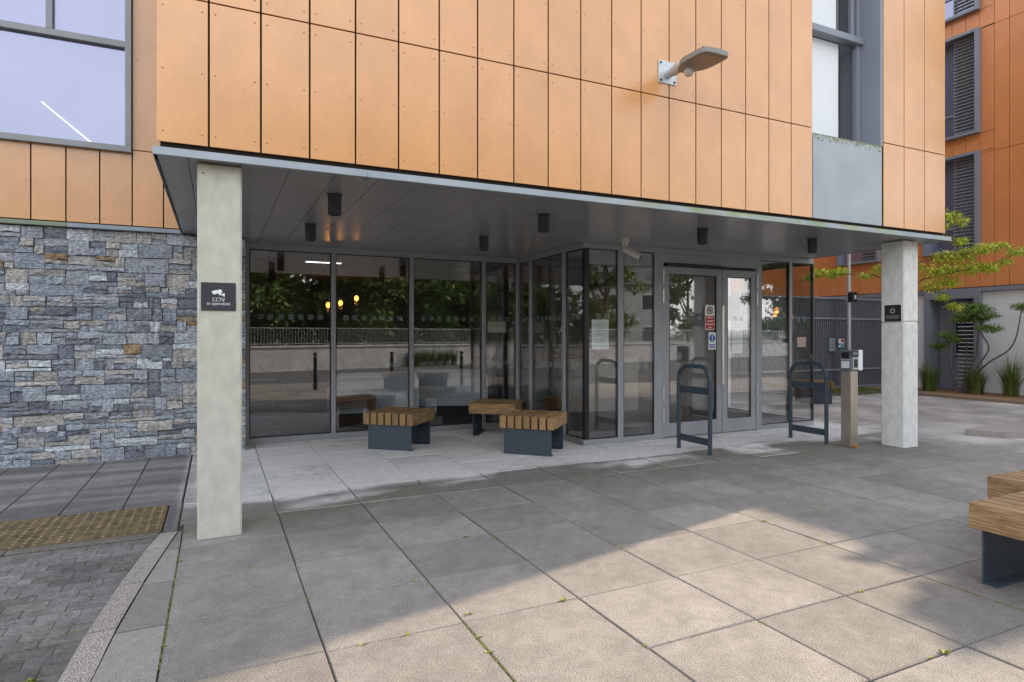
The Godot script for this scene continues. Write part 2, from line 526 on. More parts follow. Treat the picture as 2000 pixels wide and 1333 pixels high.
func ground() -> void:
	var st := new_st()
	quad(st, P(-300, -0.16, -300), P(-300, -0.16, 300), P(300, -0.16, 300), P(300, -0.16, -300))
	struct("ground", st, M.earth)

	var pave := Node3D.new()
	pave.name = "pavement"
	add_child(pave)
	pave.set_meta("kind", "structure")
	# bed of dark sand under the slabs, seen in the joints
	st = new_st()
	quad(st, P(-0.45, -0.016, -1.4), P(-0.36, -0.016, 5.2), P(17.0, -0.016, 5.2), P(17.0, -0.016, -1.4))
	quad(st, P(-7.0, -0.016, 5.2), P(-7.0, -0.016, 11.2), P(17.0, -0.016, 11.2), P(17.0, -0.016, 5.2))
	part("sand_bed", st, M.bed, pave)
	var px := 0.677
	var pd := 0.615
	var g := 0.005
	var rest := new_st()
	var many := 0
	for i in range(-1, 25):
		for j in range(-6, 15):
			var x0 := 0.45 + px * i
			var d0 := 2.315 + pd * j
			var x1 := x0 + px
			var d1 := d0 + pd
			if i == -1 and d0 > 5.2:
				x0 = -0.26
			if x0 > 4.4 and x1 < 8.7 and d0 > 7.05:
				continue
			if d0 > 8.97 and x1 < 9.0:
				continue
			var tilt := Vector2(rng.randf_range(-0.003, 0.003), rng.randf_range(-0.003, 0.003))
			var tone := rng.randf_range(0.84, 1.08)
			var top := rng.randf_range(-0.0015, 0.0015)
			var near := x1 < 9.3 and d0 > 0.4
			if near:
				var s := new_st()
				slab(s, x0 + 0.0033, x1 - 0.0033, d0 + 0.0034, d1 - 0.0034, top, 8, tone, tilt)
				part("slab", s, M.slab, pave)
				many += 1
			else:
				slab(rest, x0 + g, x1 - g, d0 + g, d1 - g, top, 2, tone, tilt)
	# cut slabs between the grid and the kerb
	for j in range(-6, 5):
		var d0 := 2.315 + pd * j
		var d1 := minf(d0 + pd, 5.19)
		if d1 - d0 < 0.1:
			continue
		var s := new_st()
		var a := kerb_x(d0, true) + 0.008
		var b := kerb_x(d1, true) + 0.008
		var xr := 0.45 - px - g
		var tone := rng.randf_range(0.95, 1.1)
		var t := [P(a, 0, d0 + g), P(b, 0, d1 - g), P(xr, 0, d1 - g), P(xr, 0, d0 + g)]
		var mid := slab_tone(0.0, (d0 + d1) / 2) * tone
		mid.a = 1.0
		s.set_color(mid)
		quad(s, t[0], t[1], t[2], t[3])
		for k in 4:
			quad(s, t[k], t[k] - Vector3(0, 0.045, 0), t[(k + 1) % 4] - Vector3(0, 0.045, 0), t[(k + 1) % 4])
		part("slab", s, M.slab, pave)
	# slabs in front of the stone wall
	for i in range(0, 9):
		for j in 5:
			var x1 := -0.27 - 0.44 * i
			var x0 := x1 - 0.44
			var d0 := 6.05 + 0.49 * j
			if x1 < -2.6:
				slab(rest, x0 + g, x1 - g, d0 + g, d0 + 0.49 - g, 0.0, 2, 1.0, Vector2.ZERO)
				continue
			var s := new_st()
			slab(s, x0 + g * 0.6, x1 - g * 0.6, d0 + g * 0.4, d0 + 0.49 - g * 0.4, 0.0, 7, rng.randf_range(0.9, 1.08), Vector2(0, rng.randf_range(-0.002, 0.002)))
			part("slab", s, M.slab, pave)
	var s2 := new_st()
	slab(s2, -0.36, -0.265, 5.24, 6.04, 0.0, 4, 0.9, Vector2.ZERO)
	part("slab", s2, M.slab, pave)
	var ro := part("far_slabs", rest, M.slab, pave)
	ro.set_meta("kind", "stuff")

	# tactile paving: tiles with blister domes
	for i in 6:
		for j in 2:
			var x1 := -0.37 - 0.4 * i
			var d0 := 5.245 + 0.4 * j
			var s := new_st()
			s.set_color(Color.WHITE * rng.randf_range(0.85, 1.1))
			ext(s, x1 - 0.399, x1 - 0.001, -0.05, 0.001, d0 + 0.001, d0 + 0.399, 0.0015)
			var tile := part("tactile_tile", s, M.tactile, pave)
			var dm := new_st()
			dm.set_color(Color(1.75, 1.6, 1.35))
			for a in 6:
				for b in 6:
					lathe(dm, P(x1 - 0.033 - a * 0.0667, 0.001, d0 + 0.033 + b * 0.0667), [[0.0145, 0.0], [0.0125, 0.0035], [0.008, 0.0055], [0.0, 0.006]], 8)
			var d := part("blisters", dm, M.blister, tile)
			d.set_meta("kind", "stuff")
	# kerb stones
	var kn := new_st()
	var dd := -3.2
	while dd < 5.1:
		var step := 0.85 if dd < 3.3 else (0.62 if dd < 4.3 else 0.45)
		var d1: float = minf(dd + step, 5.2)
		var s := new_st()
		s.set_color(Color.WHITE * rng.randf_range(0.85, 1.05))
		var g2 := 0.004
		var a := P(kerb_x(dd, false), 0, dd + g2)
		var b := P(kerb_x(d1, false), 0, d1 - g2)
		var c := P(kerb_x(d1, true), 0.002, d1 - g2)
		var d := P(kerb_x(dd, true), 0.002, dd + g2)
		var lo := Vector3(-0.012, -0.012, 0)
		quad(s, a, b, c, d)
		quad(s, a + lo, b + lo, b, a)
		quad(s, a + lo - Vector3(0, 0.15, 0), b + lo - Vector3(0, 0.15, 0), b + lo, a + lo)
		quad(s, a, d, d - Vector3(0, 0.1, 0), a - Vector3(0, 0.1, 0))
		quad(s, c, b, b - Vector3(0, 0.1, 0), c - Vector3(0, 0.1, 0))
		part("kerb_stone", s, M.kerb, pave)
		dd = d1
	# edging along the tactile paving
	for i in 7:
		var s := new_st()
		s.set_color(Color(0.55, 0.55, 0.52) * rng.randf_range(0.8, 1.05))
		ext(s, -0.38 - 0.9 * (i + 1) + 0.004, -0.38 - 0.9 * i, -0.12, 0.0, 5.145, 5.238, 0.006)
		part("edging_stone", s, M.kerb, pave)

	# lower road of small concrete blocks
	var road := Node3D.new()
	road.name = "block_road"
	add_child(road)
	road.set_meta("kind", "structure")
	var bed := new_st()
	quad(bed, P(-14, -0.148, -1.4), P(-14, -0.017, 5.2), P(-0.4, -0.017, 5.2), P(-0.6, -0.148, -1.4))
	part("sand_bed", bed, M.roadbed, road)
	var far := new_st()
	var row := 0
	var d := 5.14
	while d > -1.3:
		var x := -0.49 - (0.1 if row % 2 == 1 else 0.0)
		x = kerb_x(d, false) - 0.02
		var first := true
		while x > -6.0:
			var w := 0.2
			if first:
				w = 0.2 if row % 2 == 0 else 0.11
				first = false
			var tone := rng.randf_range(0.19, 0.22)
			var nn := big.get_noise_2d(x * 1.3, d * 1.3)
			var col := Color(tone, tone * 0.985, tone * 0.95) * (1.0 + nn * 0.9)
			col.a = 1.0
			var seen := x > -2.35 and d > 2.6 and x - w < -0.35
			var s: SurfaceTool = new_st() if seen else far
			s.set_color(col)
			var lvl := -0.013 - (5.14 - d) * 0.02
			ext(s, x - w + 0.0018, x - 0.0018, lvl - 0.06, lvl + rng.randf_range(-0.002, 0.0015), d - 0.0982, d - 0.0018, 0.003 if seen else 0.0)
			if seen:
				part("paving_block", s, M.block, road)
			x -= w
		row += 1
		d -= 0.1
	var fo := part("far_blocks", far, M.block, road)
	fo.set_meta("kind", "stuff")

	# street beyond the pavement
	st = new_st()
	quad(st, P(-80, -0.075, -9.0), P(-80, -0.075, -1.6), P(80, -0.075, -1.6), P(80, -0.075, -30.0))
	struct("road", st, M.asphalt)
	st = new_st()
	ext(st, -80, 80, -0.2, 0.0, -1.58, -1.42, 0.015)
	struct("road_kerb", st, M.kerb)
	var mk := new_st()
	for k in 12:
		ext(mk, -24 + k * 4.0, -22.2 + k * 4.0, -0.08, -0.071, -4.85, -4.75)
	struct("road_marking", mk, M.white)

	weeds()

func weeds() -> void:
	var spots := [[0.62, 2.92, 1.0], [0.83, 2.92, 0.9], [1.18, 3.0, 1.1], [1.7, 2.93, 1.4], [1.14, 2.75, 1.0], [1.13, 2.6, 0.9], [1.12, 3.45, 0.8], [0.46, 3.55, 0.7], [0.7, 3.54, 0.8], [1.05, 3.54, 0.9],
		[1.12, 3.9, 0.7], [1.8, 4.05, 0.9], [1.62, 4.16, 1.2], [2.48, 3.5, 0.9], [1.81, 2.35, 0.8], [2.1, 2.31, 0.8], [3.3, 2.31, 0.9], [3.0, 1.7, 1.4], [2.9, 1.7, 0.8], [3.84, 3.5, 1.2], [3.84, 3.42, 0.9], [3.83, 2.98, 0.8], [2.47, 2.28, 0.7],
		[3.84, 2.0, 0.8], [3.84, 1.9, 0.7], [-0.22, 4.5, 1.0], [-0.22, 4.2, 0.6], [-0.22, 3.8, 0.7], [0.2, 4.2, 0.9], [-0.22, 3.3, 0.8], [1.13, 2.3, 0.7], [4.5, 3.54, 0.9], [4.52, 3.4, 0.6], [-0.1, 4.77, 0.5], [0.75, 4.76, 0.6], [1.35, 2.92, 0.5], [0.9, 3.54, 0.4]]
	var blocks := [[-0.72, 3.3, 1.5], [-0.78, 3.05, 1.2], [-0.66, 3.75, 1.2], [-0.62, 4.0, 0.9], [-0.58, 4.5, 1.3], [-0.75, 3.6, 0.7], [-1.0, 4.0, 0.8], [-0.86, 3.75, 0.9], [-1.25, 3.3, 0.8]]
	for grp in [[spots, 0.0], [blocks, -0.045]]:
		for s in grp[0]:
			var st := new_st()
			var c := P(s[0], grp[1] - 0.006, s[1])
			for k in int(9 * s[2]) + 4:
				var a := rng.randf() * TAU
				var l: float = rng.randf_range(0.008, 0.022) * s[2]
				var up := rng.randf_range(0.2, 1.0)
				var dir := Vector3(cos(a), up, sin(a)).normalized()
				var side := dir.cross(Vector3.UP).normalized() * l * 0.28
				st.set_color(Color(0.16, 0.20, 0.02).lerp(Color(0.32, 0.33, 0.03), rng.randf()))
				var b: Vector3 = c + Vector3(rng.randf_range(-0.016, 0.016), 0.004, rng.randf_range(-0.004, 0.004)) * s[2]
				quad(st, b, b + dir * l * 0.5 + side, b + dir * l, b + dir * l * 0.5 - side)
			var o := part("weed", st, M.leaf, self)
			tag(o, "small yellow-green weed sprouting from a paving joint" if grp[1] == 0.0 else "small green weed growing between the dark road blocks", "weed", "weeds in the plaza joints" if grp[1] == 0.0 else "weeds in the block road")
	# moss lines in some joints
	for j in [[-0.227, 3.1, 4.7, true], [1.127, 2.3, 2.9, true], [3.835, 1.6, 2.2, true]]:
		var st := new_st()
		var d: float = j[1]
		while d < j[2]:
			if rng.randf() < 0.75:
				st.set_color(Color(0.07, 0.085, 0.02).lerp(Color(0.16, 0.17, 0.03), rng.randf()))
				bx(st, P(j[0] + rng.randf_range(-0.002, 0.002), -0.006, d), Vector3(rng.randf_range(0.006, 0.012), 0.012, rng.randf_range(0.01, 0.03)), Basis(Vector3.UP, rng.randf() * 0.4), 0.002)
			d += 0.018
		var o := part("joint_moss", st, M.leaf, self)
		o.set_meta("kind", "stuff")
		tag(o, "line of moss growing along a straight plaza joint", "moss", "moss lines in the plaza joints")

# ------------------------------------------------------------------ main building
func panel_mesh(w: float, h: float) -> ArrayMesh:
	var st := new_st()
	bx(st, Vector3.ZERO, Vector3(w, h, 0.012), Basis.IDENTITY, 0.0015)
	return st.commit()

func cladding(parent: Node, xs: Array, rows: Array, d: float, material: Material, rivets: SurfaceTool) -> void:
	for r in rows:
		for k in xs.size() - 1:
			var x0: float = xs[k] + 0.0065
			var x1: float = xs[k + 1] - 0.0065
			var st := new_st()
			var t := rng.randf_range(0.925, 1.0)
			st.set_color(Color(t, t, t))
			ext(st, x0, x1, r[0] + 0.005, r[1] - 0.005, d, d + 0.012, 0.0015)
			part("cladding_panel", st, material, parent)
			if rivets:
				for xx in [x0 + 0.035, x1 - 0.035]:
					for q in r[2]:
						var c := P(xx, q, d)
						for m in 8:
							var a := TAU * m / 8
							var b := TAU * (m + 1) / 8
							tri(rivets, c + Vector3(0, 0, 0.004), c + Vector3(cos(b), sin(b), 0) * 0.0075, c + Vector3(cos(a), sin(a), 0) * 0.0075)

func main_building() -> void:
	var b := thing("entrance_building", "large building with orange panelled upper storeys over a glazed recessed entrance", "building")
	# structure behind the cladding
	var st := new_st()
	ext(st, -0.35, 6.07, 2.735, 13.0, 4.87, 20.0)
	ext(st, 7.31, 8.54, 2.735, 13.0, 4.87, 20.0)
	ext(st, 6.07, 7.31, 2.735, 13.0, 5.42, 20.0)
	ext(st, 6.07, 7.31, 6.3, 13.0, 4.87, 5.42)
	ext(st, 6.07, 7.31, 2.735, 3.70, 4.87, 5.42)
	ext(st, -14, -0.94, 2.66, 3.62, 8.53, 20.0)
	ext(st, -14, -0.94, 6.4, 13.0, 8.53, 20.0)
	ext(st, -14, -0.94, 3.62, 6.4, 12.0, 20.0)
	ext(st, -14, -5.2, 3.62, 6.4, 8.53, 12.0)
	ext(st, -0.94, -0.35, 2.66, 13.0, 8.53, 20.0)
	part("wall", st, M.backing, b)
	# orange cladding
	var rv := new_st()
	var xs: Array = [-0.375]
	for k in 19:
		xs.append(-0.05 + 0.34 * k)
	var rows := [[2.77, 3.79, [2.85, 3.28, 3.71]], [3.79, 5.9, [3.87, 4.4, 4.93, 5.46]], [5.9, 9.0, []]]
	cladding(b, xs, rows, 4.845, M.panel, rv)
	cladding(b, [7.31, 7.71, 8.12, 8.56], rows, 4.845, M.panel, rv)
	# left wing, set back
	var lx: Array = [-3.15]
	for k in 9:
		lx.append(-2.83 + 0.322 * k)
	cladding(b, lx, [[2.735, 3.63, [2.80, 3.16]]], 8.505, M.panel, rv)
	cladding(b, [-0.90, -0.575, -0.25], [[3.63, 6.4, [3.7, 4.2, 4.7]]], 8.505, M.panel, rv)
	var ro := part("rivets", rv, M.rivet, b)
	ro.set_meta("kind", "stuff")
	# side cladding of the projecting block, seen from the courtyard
	for k in 10:
		var s := new_st()
		ext(s, 8.552, 8.562, 2.77, 5.9, 4.86 + k * 0.4, 5.25 + k * 0.4, 0.001)
		part("cladding_panel", s, M.panel, b)
	# window recess in the projecting block
	box_part("spandrel_panel", 6.085, 7.29, 2.775, 3.735, 4.85, 4.87, M.spandrel, b, 0.003)
	var w := box_part("window_reveal", 7.262, 7.308, 3.74, 6.3, 4.85, 5.4, M.winframe, b, 0.002)
	box_part("window_sill", 6.08, 7.26, 3.71, 3.745, 4.86, 5.3, M.winframe, b, 0.002)
	var fr := new_st()
	ext(fr, 6.08, 7.26, 3.747, 3.80, 5.10, 5.16, 0.003)
	ext(fr, 6.08, 7.26, 5.06, 5.14, 5.06, 5.18, 0.003)
	ext(fr, 7.19, 7.26, 3.80, 6.3, 5.10, 5.17, 0.003)
	ext(fr, 6.08, 6.14, 3.80, 6.3, 5.10, 5.17, 0.003)
	ext(fr, 7.10, 7.15, 5.14, 6.3, 5.11, 5.16, 0.003)
	var win := part("window", fr, M.winframe, b)
	for q in [[3.80, 5.06], [5.14, 6.3]]:
		var g := new_st()
		quad(g, P(6.14, q[1], 5.13), P(7.19, q[1], 5.13), P(7.19, q[0], 5.13), P(6.14, q[0], 5.13))
		part("pane", g, M.glass, win)
		box_part("roller_blind", 6.13, 6.97 if q[0] < 5 else 6.93, q[0], q[1], 5.2, 5.204, M.blind, win)
	# moss along the top of the spandrel
	var ms := new_st()
	for k in 260:
		var x := rng.randf_range(6.1, 7.28)
		ms.set_color(Color(0.20, 0.23, 0.04).lerp(Color(0.36, 0.37, 0.12), rng.randf()))
		var r := rng.randf_range(0.004, 0.014)
		bx(ms, P(x, 3.735 - rng.randf() ** 3 * 0.07, 4.849), Vector3(r * 1.4, r, 0.006), Basis(Vector3.BACK, rng.randf()), 0.002)
	var mo := part("moss", ms, M.leaf, b)
	mo.set_meta("kind", "stuff")
	# left window with coated panes
	var lf := new_st()
	ext(lf, -5.2, -0.90, 3.585, 3.655, 8.44, 8.56, 0.004)
	ext(lf, -0.965, -0.90, 3.655, 6.4, 8.44, 8.56, 0.004)
	ext(lf, -5.2, -0.965, 4.80, 4.875, 8.45, 8.55, 0.004)
	ext(lf, -1.72, -1.655, 4.875, 6.4, 8.45, 8.55, 0.004)
	var lw := part("window", lf, M.frame, b)
	for q in [[-5.2, -0.965, 3.655, 4.80], [-1.655, -0.965, 4.875, 6.4], [-5.2, -1.72, 4.875, 6.4]]:
		var g := new_st()
		quad(g, P(q[0], q[3], 8.51), P(q[1], q[3], 8.51), P(q[1], q[2], 8.51), P(q[0], q[2], 8.51))
		part("pane", g, M.skyglass, lw)
	var led := part("strip_light", _rod_st(P(-1.95, 4.33, 9.4), P(-1.27, 3.70, 9.0), 0.007), M.strip, self)
	tag(led, "thin white strip light glowing behind the upper left window", "light")
	# drip flashing over the stone wall
	for k in 4:
		var s := new_st()
		var mossy := Color(0.62, 0.66, 0.42) if k > 0 else Color(0.85, 0.88, 0.9)
		s.set_color(mossy)
		ext(s, -0.37 - 1.15 * (k + 1) + 0.002, -0.37 - 1.15 * k, 2.668, 2.715, 8.42, 8.53, 0.003)
		part("flashing", s, M.alu, b)
	# canopy edge: aluminium fascia in lengths, weathered green in places
	var fx := [-0.39, 1.05, 2.5, 3.95, 5.4, 6.95, 8.60]
	for k in fx.size() - 1:
		var s := new_st()
		var n := 24
		for i in n:
			var xa: float = lerpf(fx[k] + 0.001, fx[k + 1] - 0.001, float(i) / n)
			var xb: float = lerpf(fx[k] + 0.001, fx[k + 1] - 0.001, float(i + 1) / n)
			for v in [[xa, 2.724, 4.792], [xb, 2.724, 4.792], [xb, 2.672, 4.792], [xa, 2.672, 4.792], [xa, 2.724, 4.9], [xb, 2.724, 4.9]]:
				pass
			var A := P(xa, 2.724, 4.792)
			var B := P(xb, 2.724, 4.792)
			var C := P(xb, 2.672, 4.792)
			var E2 := P(xa, 2.672, 4.792)
			var F := P(xa, 2.726, 4.95)
			var G := P(xb, 2.726, 4.95)
			for q in [[A, B, C, E2, Vector3.BACK], [F, G, B, A, Vector3.UP]]:
				var o := [0, 1, 2, 0, 2, 3]
				for ii in o:
					var v: Vector3 = q[ii]
					var gn: float = big.get_noise_2d(v.x * 2.2, v.y * 14.0)
					var grow := smoothstep(2.6, 4.2, v.x) * smoothstep(-0.1, 0.25, gn + 0.1) * (1.0 if v.y > 2.70 else 0.6)
					if v.x > 7.4:
						grow *= 0.35
					s.set_color(Color(1, 1, 1).lerp(Color(0.88, 0.92, 0.40), grow))
					s.set_normal(q[4])
					s.add_vertex(v)
		s.set_color(Color.WHITE)
		quad(s, P(fx[k] + 0.001, 2.672, 4.792), P(fx[k + 1] - 0.001, 2.672, 4.792), P(fx[k + 1] - 0.001, 2.672, 4.815), P(fx[k] + 0.001, 2.672, 4.815))
		quad(s, P(fx[k + 1] - 0.001, 2.724, 4.792), P(fx[k + 1] - 0.001, 2.724, 4.95), P(fx[k + 1] - 0.001, 2.672, 4.95), P(fx[k + 1] - 0.001, 2.672, 4.792))
		quad(s, P(fx[k] + 0.001, 2.724, 4.95), P(fx[k] + 0.001, 2.724, 4.792), P(fx[k] + 0.001, 2.672, 4.792), P(fx[k] + 0.001, 2.672, 4.95))
		part("fascia", s, M.alu, b)
	box_part("fascia", -0.39, -0.372, 2.672, 2.724, 4.952, 8.52, M.gasket, b)
	box_part("fascia", 8.582, 8.60, 2.672, 2.724, 4.952, 9.0, M.alu, b)
	# soffit panels running back under the canopy
	var sx := 0.49 - 0.335 * 3
	var i2 := 0
	while sx < 8.55:
		var a := maxf(sx, -0.37)
		var c := minf(sx + 0.335, 8.58)
		if c - a > 0.05:
			var s := new_st()
			ext(s, a + 0.0018, c - 0.0018, 2.678, 2.69, 4.818, 6.98 if a > 4.5 else 9.06, 0.0012)
			part("soffit_panel", s, M.soffit, b)
		sx += 0.335
		i2 += 1
	box_part("soffit_backing", -0.37, 8.58, 2.695, 2.733, 4.82, 9.06, M.gasket, b)
	# two concrete columns
	for q in [[-0.125, 0.165, 4.90, 5.19], [7.955, 8.25, 5.0, 5.31]]:
		var s := new_st()
		var lower := new_st()
		var jh := 1.62
		s.set_color(Color(0.72, 0.715, 0.64) if q[0] < 0 else Color(0.95, 0.96, 0.95))
		lower.set_color(Color(0.91, 0.925, 0.92))
		if q[0] < 0:
			ext(s, q[0], q[1], -0.01, 2.672, q[2], q[3], 0.014)
		else:
			ext(s, q[0], q[1], jh + 0.003, 2.672, q[2], q[3], 0.014)
			ext(lower, q[0], q[1], -0.01, jh - 0.003, q[2], q[3], 0.014)
			ext(lower, q[0] + 0.01, q[1] - 0.01, jh - 0.003, jh + 0.003, q[2] + 0.01, q[3] - 0.01)
		var col := part("column", s, M.concrete, b)
		if q[0] > 0:
			part("lower_lift", lower, M.concrete, col)
		var hs := new_st()
		for hh in [[q[0] + 0.04, 2.60]]:
			rod(hs, P(hh[0], hh[1], q[2] - 0.0005), P(hh[0], hh[1], q[2] + 0.01), 0.008)
		part("bolt_hole", hs, M.mortar, col)

func _rod_st(a: Vector3, b: Vector3, r: float) -> SurfaceTool:
	var st := new_st()
	rod(st, a, b, r, 8)
	return st

# ------------------------------------------------------------------ slate wall
func stone_piece(st: SurfaceTool, x0: float, x1: float, h0: float, h1: float, proud: float, col: Color, r: RandomNumberGenerator, fine: bool) -> void:
	var nx := 4 if fine else 2
	var ny := 2
	var base := 8.5
	var j := minf(0.007, (h1 - h0) * 0.09)
	var cor := [Vector2(x0 + r.randf_range(0, j), h0 + r.randf_range(0, j)), Vector2(x1 - r.randf_range(0, j), h0 + r.randf_range(0, j)), Vector2(x1 - r.randf_range(0, j), h1 - r.randf_range(0, j)), Vector2(x0 + r.randf_range(0, j), h1 - r.randf_range(0, j))]
	var tiltx := r.randf_range(-0.016, 0.016)
	var tilty := r.randf_range(-0.012, 0.012)
	var front: Array = []
	for b in ny + 1:
		var row: Array = []
		for a in nx + 1:
			var u := float(a) / nx
			var v := float(b) / ny
			var p: Vector2 = (cor[0] as Vector2).lerp(cor[1], u).lerp((cor[3] as Vector2).lerp(cor[2], u), v)
			var edge := a == 0 or a == nx or b == 0 or b == ny
			var d := base - proud - tiltx * (u - 0.5) - tilty * (v - 0.5) + r.randf_range(-0.009, 0.009)
			if edge:
				d += r.randf_range(0.0, 0.008)
				if a != 0 and a != nx:
					p.y += r.randf_range(-0.008, 0.008)
			row.append(P(p.x, p.y, d))
		front.append(row)
	st.set_color(col)
	for b in ny:
		for a in nx:
			if (a + b) % 2 == 0:
				tri(st, front[b][a], front[b + 1][a], front[b + 1][a + 1])
				tri(st, front[b][a], front[b + 1][a + 1], front[b][a + 1])
			else:
				tri(st, front[b][a], front[b + 1][a], front[b][a + 1])
				tri(st, front[b][a + 1], front[b + 1][a], front[b + 1][a + 1])
	var back := Vector3(0, 0, -0.07)
	for a in nx:
		quad(st, front[0][a], front[0][a + 1], front[0][a + 1] + back, front[0][a] + back)
		quad(st, front[ny][a + 1], front[ny][a], front[ny][a] + back, front[ny][a + 1] + back)
	for b in ny:
		quad(st, front[b + 1][0], front[b][0], front[b][0] + back, front[b + 1][0] + back)
		quad(st, front[b][nx], front[b + 1][nx], front[b + 1][nx] + back, front[b][nx] + back)

func stone_colour(r: RandomNumberGenerator) -> Color:
	var q := r.randf()
	var c: Color
	if q < 0.46:
		c = Color(0.17, 0.19, 0.225).lerp(Color(0.265, 0.285, 0.318), r.randf())
	elif q < 0.66:
		c = Color(0.11, 0.122, 0.15).lerp(Color(0.16, 0.172, 0.20), r.randf())
	elif q < 0.86:
		c = Color(0.25, 0.245, 0.245).lerp(Color(0.31, 0.295, 0.275), r.randf())
	elif q < 0.972:
		c = Color(0.36, 0.385, 0.41)
	else:
		c = Color(0.26, 0.225, 0.165).lerp(Color(0.24, 0.16, 0.08), r.randf())
	c = c * r.randf_range(1.75, 2.4)
	c.a = 1.0
	return c

func stone_wall() -> void:
	var w := thing("stone_wall", "wall of split blue-grey slate stones beside the concrete column", "stone wall")
	box_part("core", -8.0, 0.32, -0.06, 2.664, 8.515, 9.0, M.mortar, w)
	var r := RandomNumberGenerator.new()
	r.seed = 99
	var far := new_st()
	var h := -0.03
	var seen: Array = []
	while h < 2.655:
		var bh := r.randf_range(0.11, 0.175)
		if 2.662 - (h + bh) < 0.08:
			bh = 2.662 - h
		var x := 0.33
		while x > -5.0:
			var ww := r.randf_range(0.2, 0.5)
			var x0 := x - ww
			var pieces: Array = []
			var mode := r.randf()
			if mode < 0.13:
				pieces.append([x0, x, h, h + bh])
			elif mode < 0.50:
				# two courses, each broken where it likes
				var s := h + bh * r.randf_range(0.36, 0.64)
				for c in [[h, s], [s, h + bh]]:
					var m := x0 + ww * r.randf_range(0.25, 0.75)
					if ww > 0.24 and r.randf() < 0.75:
						pieces.append([x0, m, c[0], c[1]])
						pieces.append([m, x, c[0], c[1]])
					else:
						pieces.append([x0, x, c[0], c[1]])
			elif mode < 0.72:
				var s1 := h + bh * r.randf_range(0.28, 0.38)
				var s2 := h + bh * r.randf_range(0.62, 0.72)
				pieces.append([x0, x, h, s1])
				var m := x0 + ww * r.randf_range(0.3, 0.7)
				pieces.append([x0, m, s1, s2])
				pieces.append([m, x, s1, h + bh])
				pieces.append([x0, m, s2, h + bh])
			else:
				var s := h + bh * r.randf_range(0.4, 0.7)
				var m := x0 + ww * r.randf_range(0.35, 0.6)
				if r.randf() < 0.5:
					pieces.append([x0, m, h, h + bh])
					pieces.append([m, x, h, s])
					pieces.append([m, x, s, h + bh])
				else:
					pieces.append([m, x, h, h + bh])
					pieces.append([x0, m, h, s])
					pieces.append([x0, m, s, h + bh])
			for p in pieces:
				if p[1] > -2.25 and p[0] < -0.12:
					seen.append(p)
				else:
					stone_piece(far, p[0], p[1], p[2], p[3], r.randf_range(0.0, 0.03), stone_colour(r), r, false)
			x = x0
		h += bh
	seen.sort_custom(func(a, b): return (a[1] - a[0]) * (a[3] - a[2]) > (b[1] - b[0]) * (b[3] - b[2]))
	for k in seen.size():
		var p: Array = seen[k]
		var st: SurfaceTool = new_st() if k < 300 else far
		stone_piece(st, p[0], p[1], p[2], p[3], r.randf_range(0.0, 0.03), stone_colour(r), r, true)
		if k < 300:
			part("stone", st, M.stone, w)
	print("stones ", seen.size())
	var fo := part("small_and_far_stones", far, M.stone, w)
	fo.set_meta("kind", "stuff")

# ------------------------------------------------------------------ glazed front
func frame_box(parent: Node, called: String, x0: float, x1: float, h0: float, h1: float, d0: float, d1: float) -> MeshInstance3D:
	return box_part(called, x0, x1, h0, h1, d0, d1, M.frame, parent, 0.003)

func pane(parent: Node, a: Vector3, b: Vector3, h0: float, h1: float, called := "pane") -> void:
	# double glazing: an outer laminated pair and an inner sheet
	var g := new_st()
	var run := (b - a).normalized()
	var face := Basis(run, Vector3.UP, run.cross(Vector3.UP))
	for off in [-0.014, 0.0, 0.014]:
		bx(g, Vector3((a.x + b.x) / 2, (h0 + h1) / 2, (a.z + b.z) / 2) + face.z * off, Vector3((b - a).length() - 0.004, h1 - h0 - 0.004, 0.005), face)
	var o := part(called, g, M.glass, parent)
	# black gasket round the pane
	var s := new_st()
	var dir := (b - a).normalized()
	var nn := dir.cross(Vector3.UP) * 0.004
	var l := (b - a).length()
	var bs := Basis(dir, Vector3.UP, dir.cross(Vector3.UP))
	var mid := (a + b) / 2
	for hh in [h0 + 0.007, h1 - 0.007]:
		bx(s, Vector3(mid.x, hh, mid.z), Vector3(l, 0.014, 0.034), bs)
	for e in [a + dir * 0.007, b - dir * 0.007]:
		bx(s, Vector3(e.x, (h0 + h1) / 2, e.z), Vector3(0.014, h1 - h0 - 0.028, 0.034), bs)
	part("gasket", s, M.gasket, o)
	# two rows of frosted squares on the glass
	var cnt := int((l - 0.12) / 0.13)
	if cnt >= 2:
		var f := new_st()
		for row in [1.02, 1.70]:
			for k in cnt:
				var t := (l - (cnt - 1) * 0.13) / 2 + k * 0.13
				var c := a + dir * t
				bx(f, Vector3(c.x, row, c.z), Vector3(0.072, 0.072, 0.0012), bs)
		var fo := part("frosted_squares", f, M.frost, o)
		fo.set_meta("kind", "stuff")

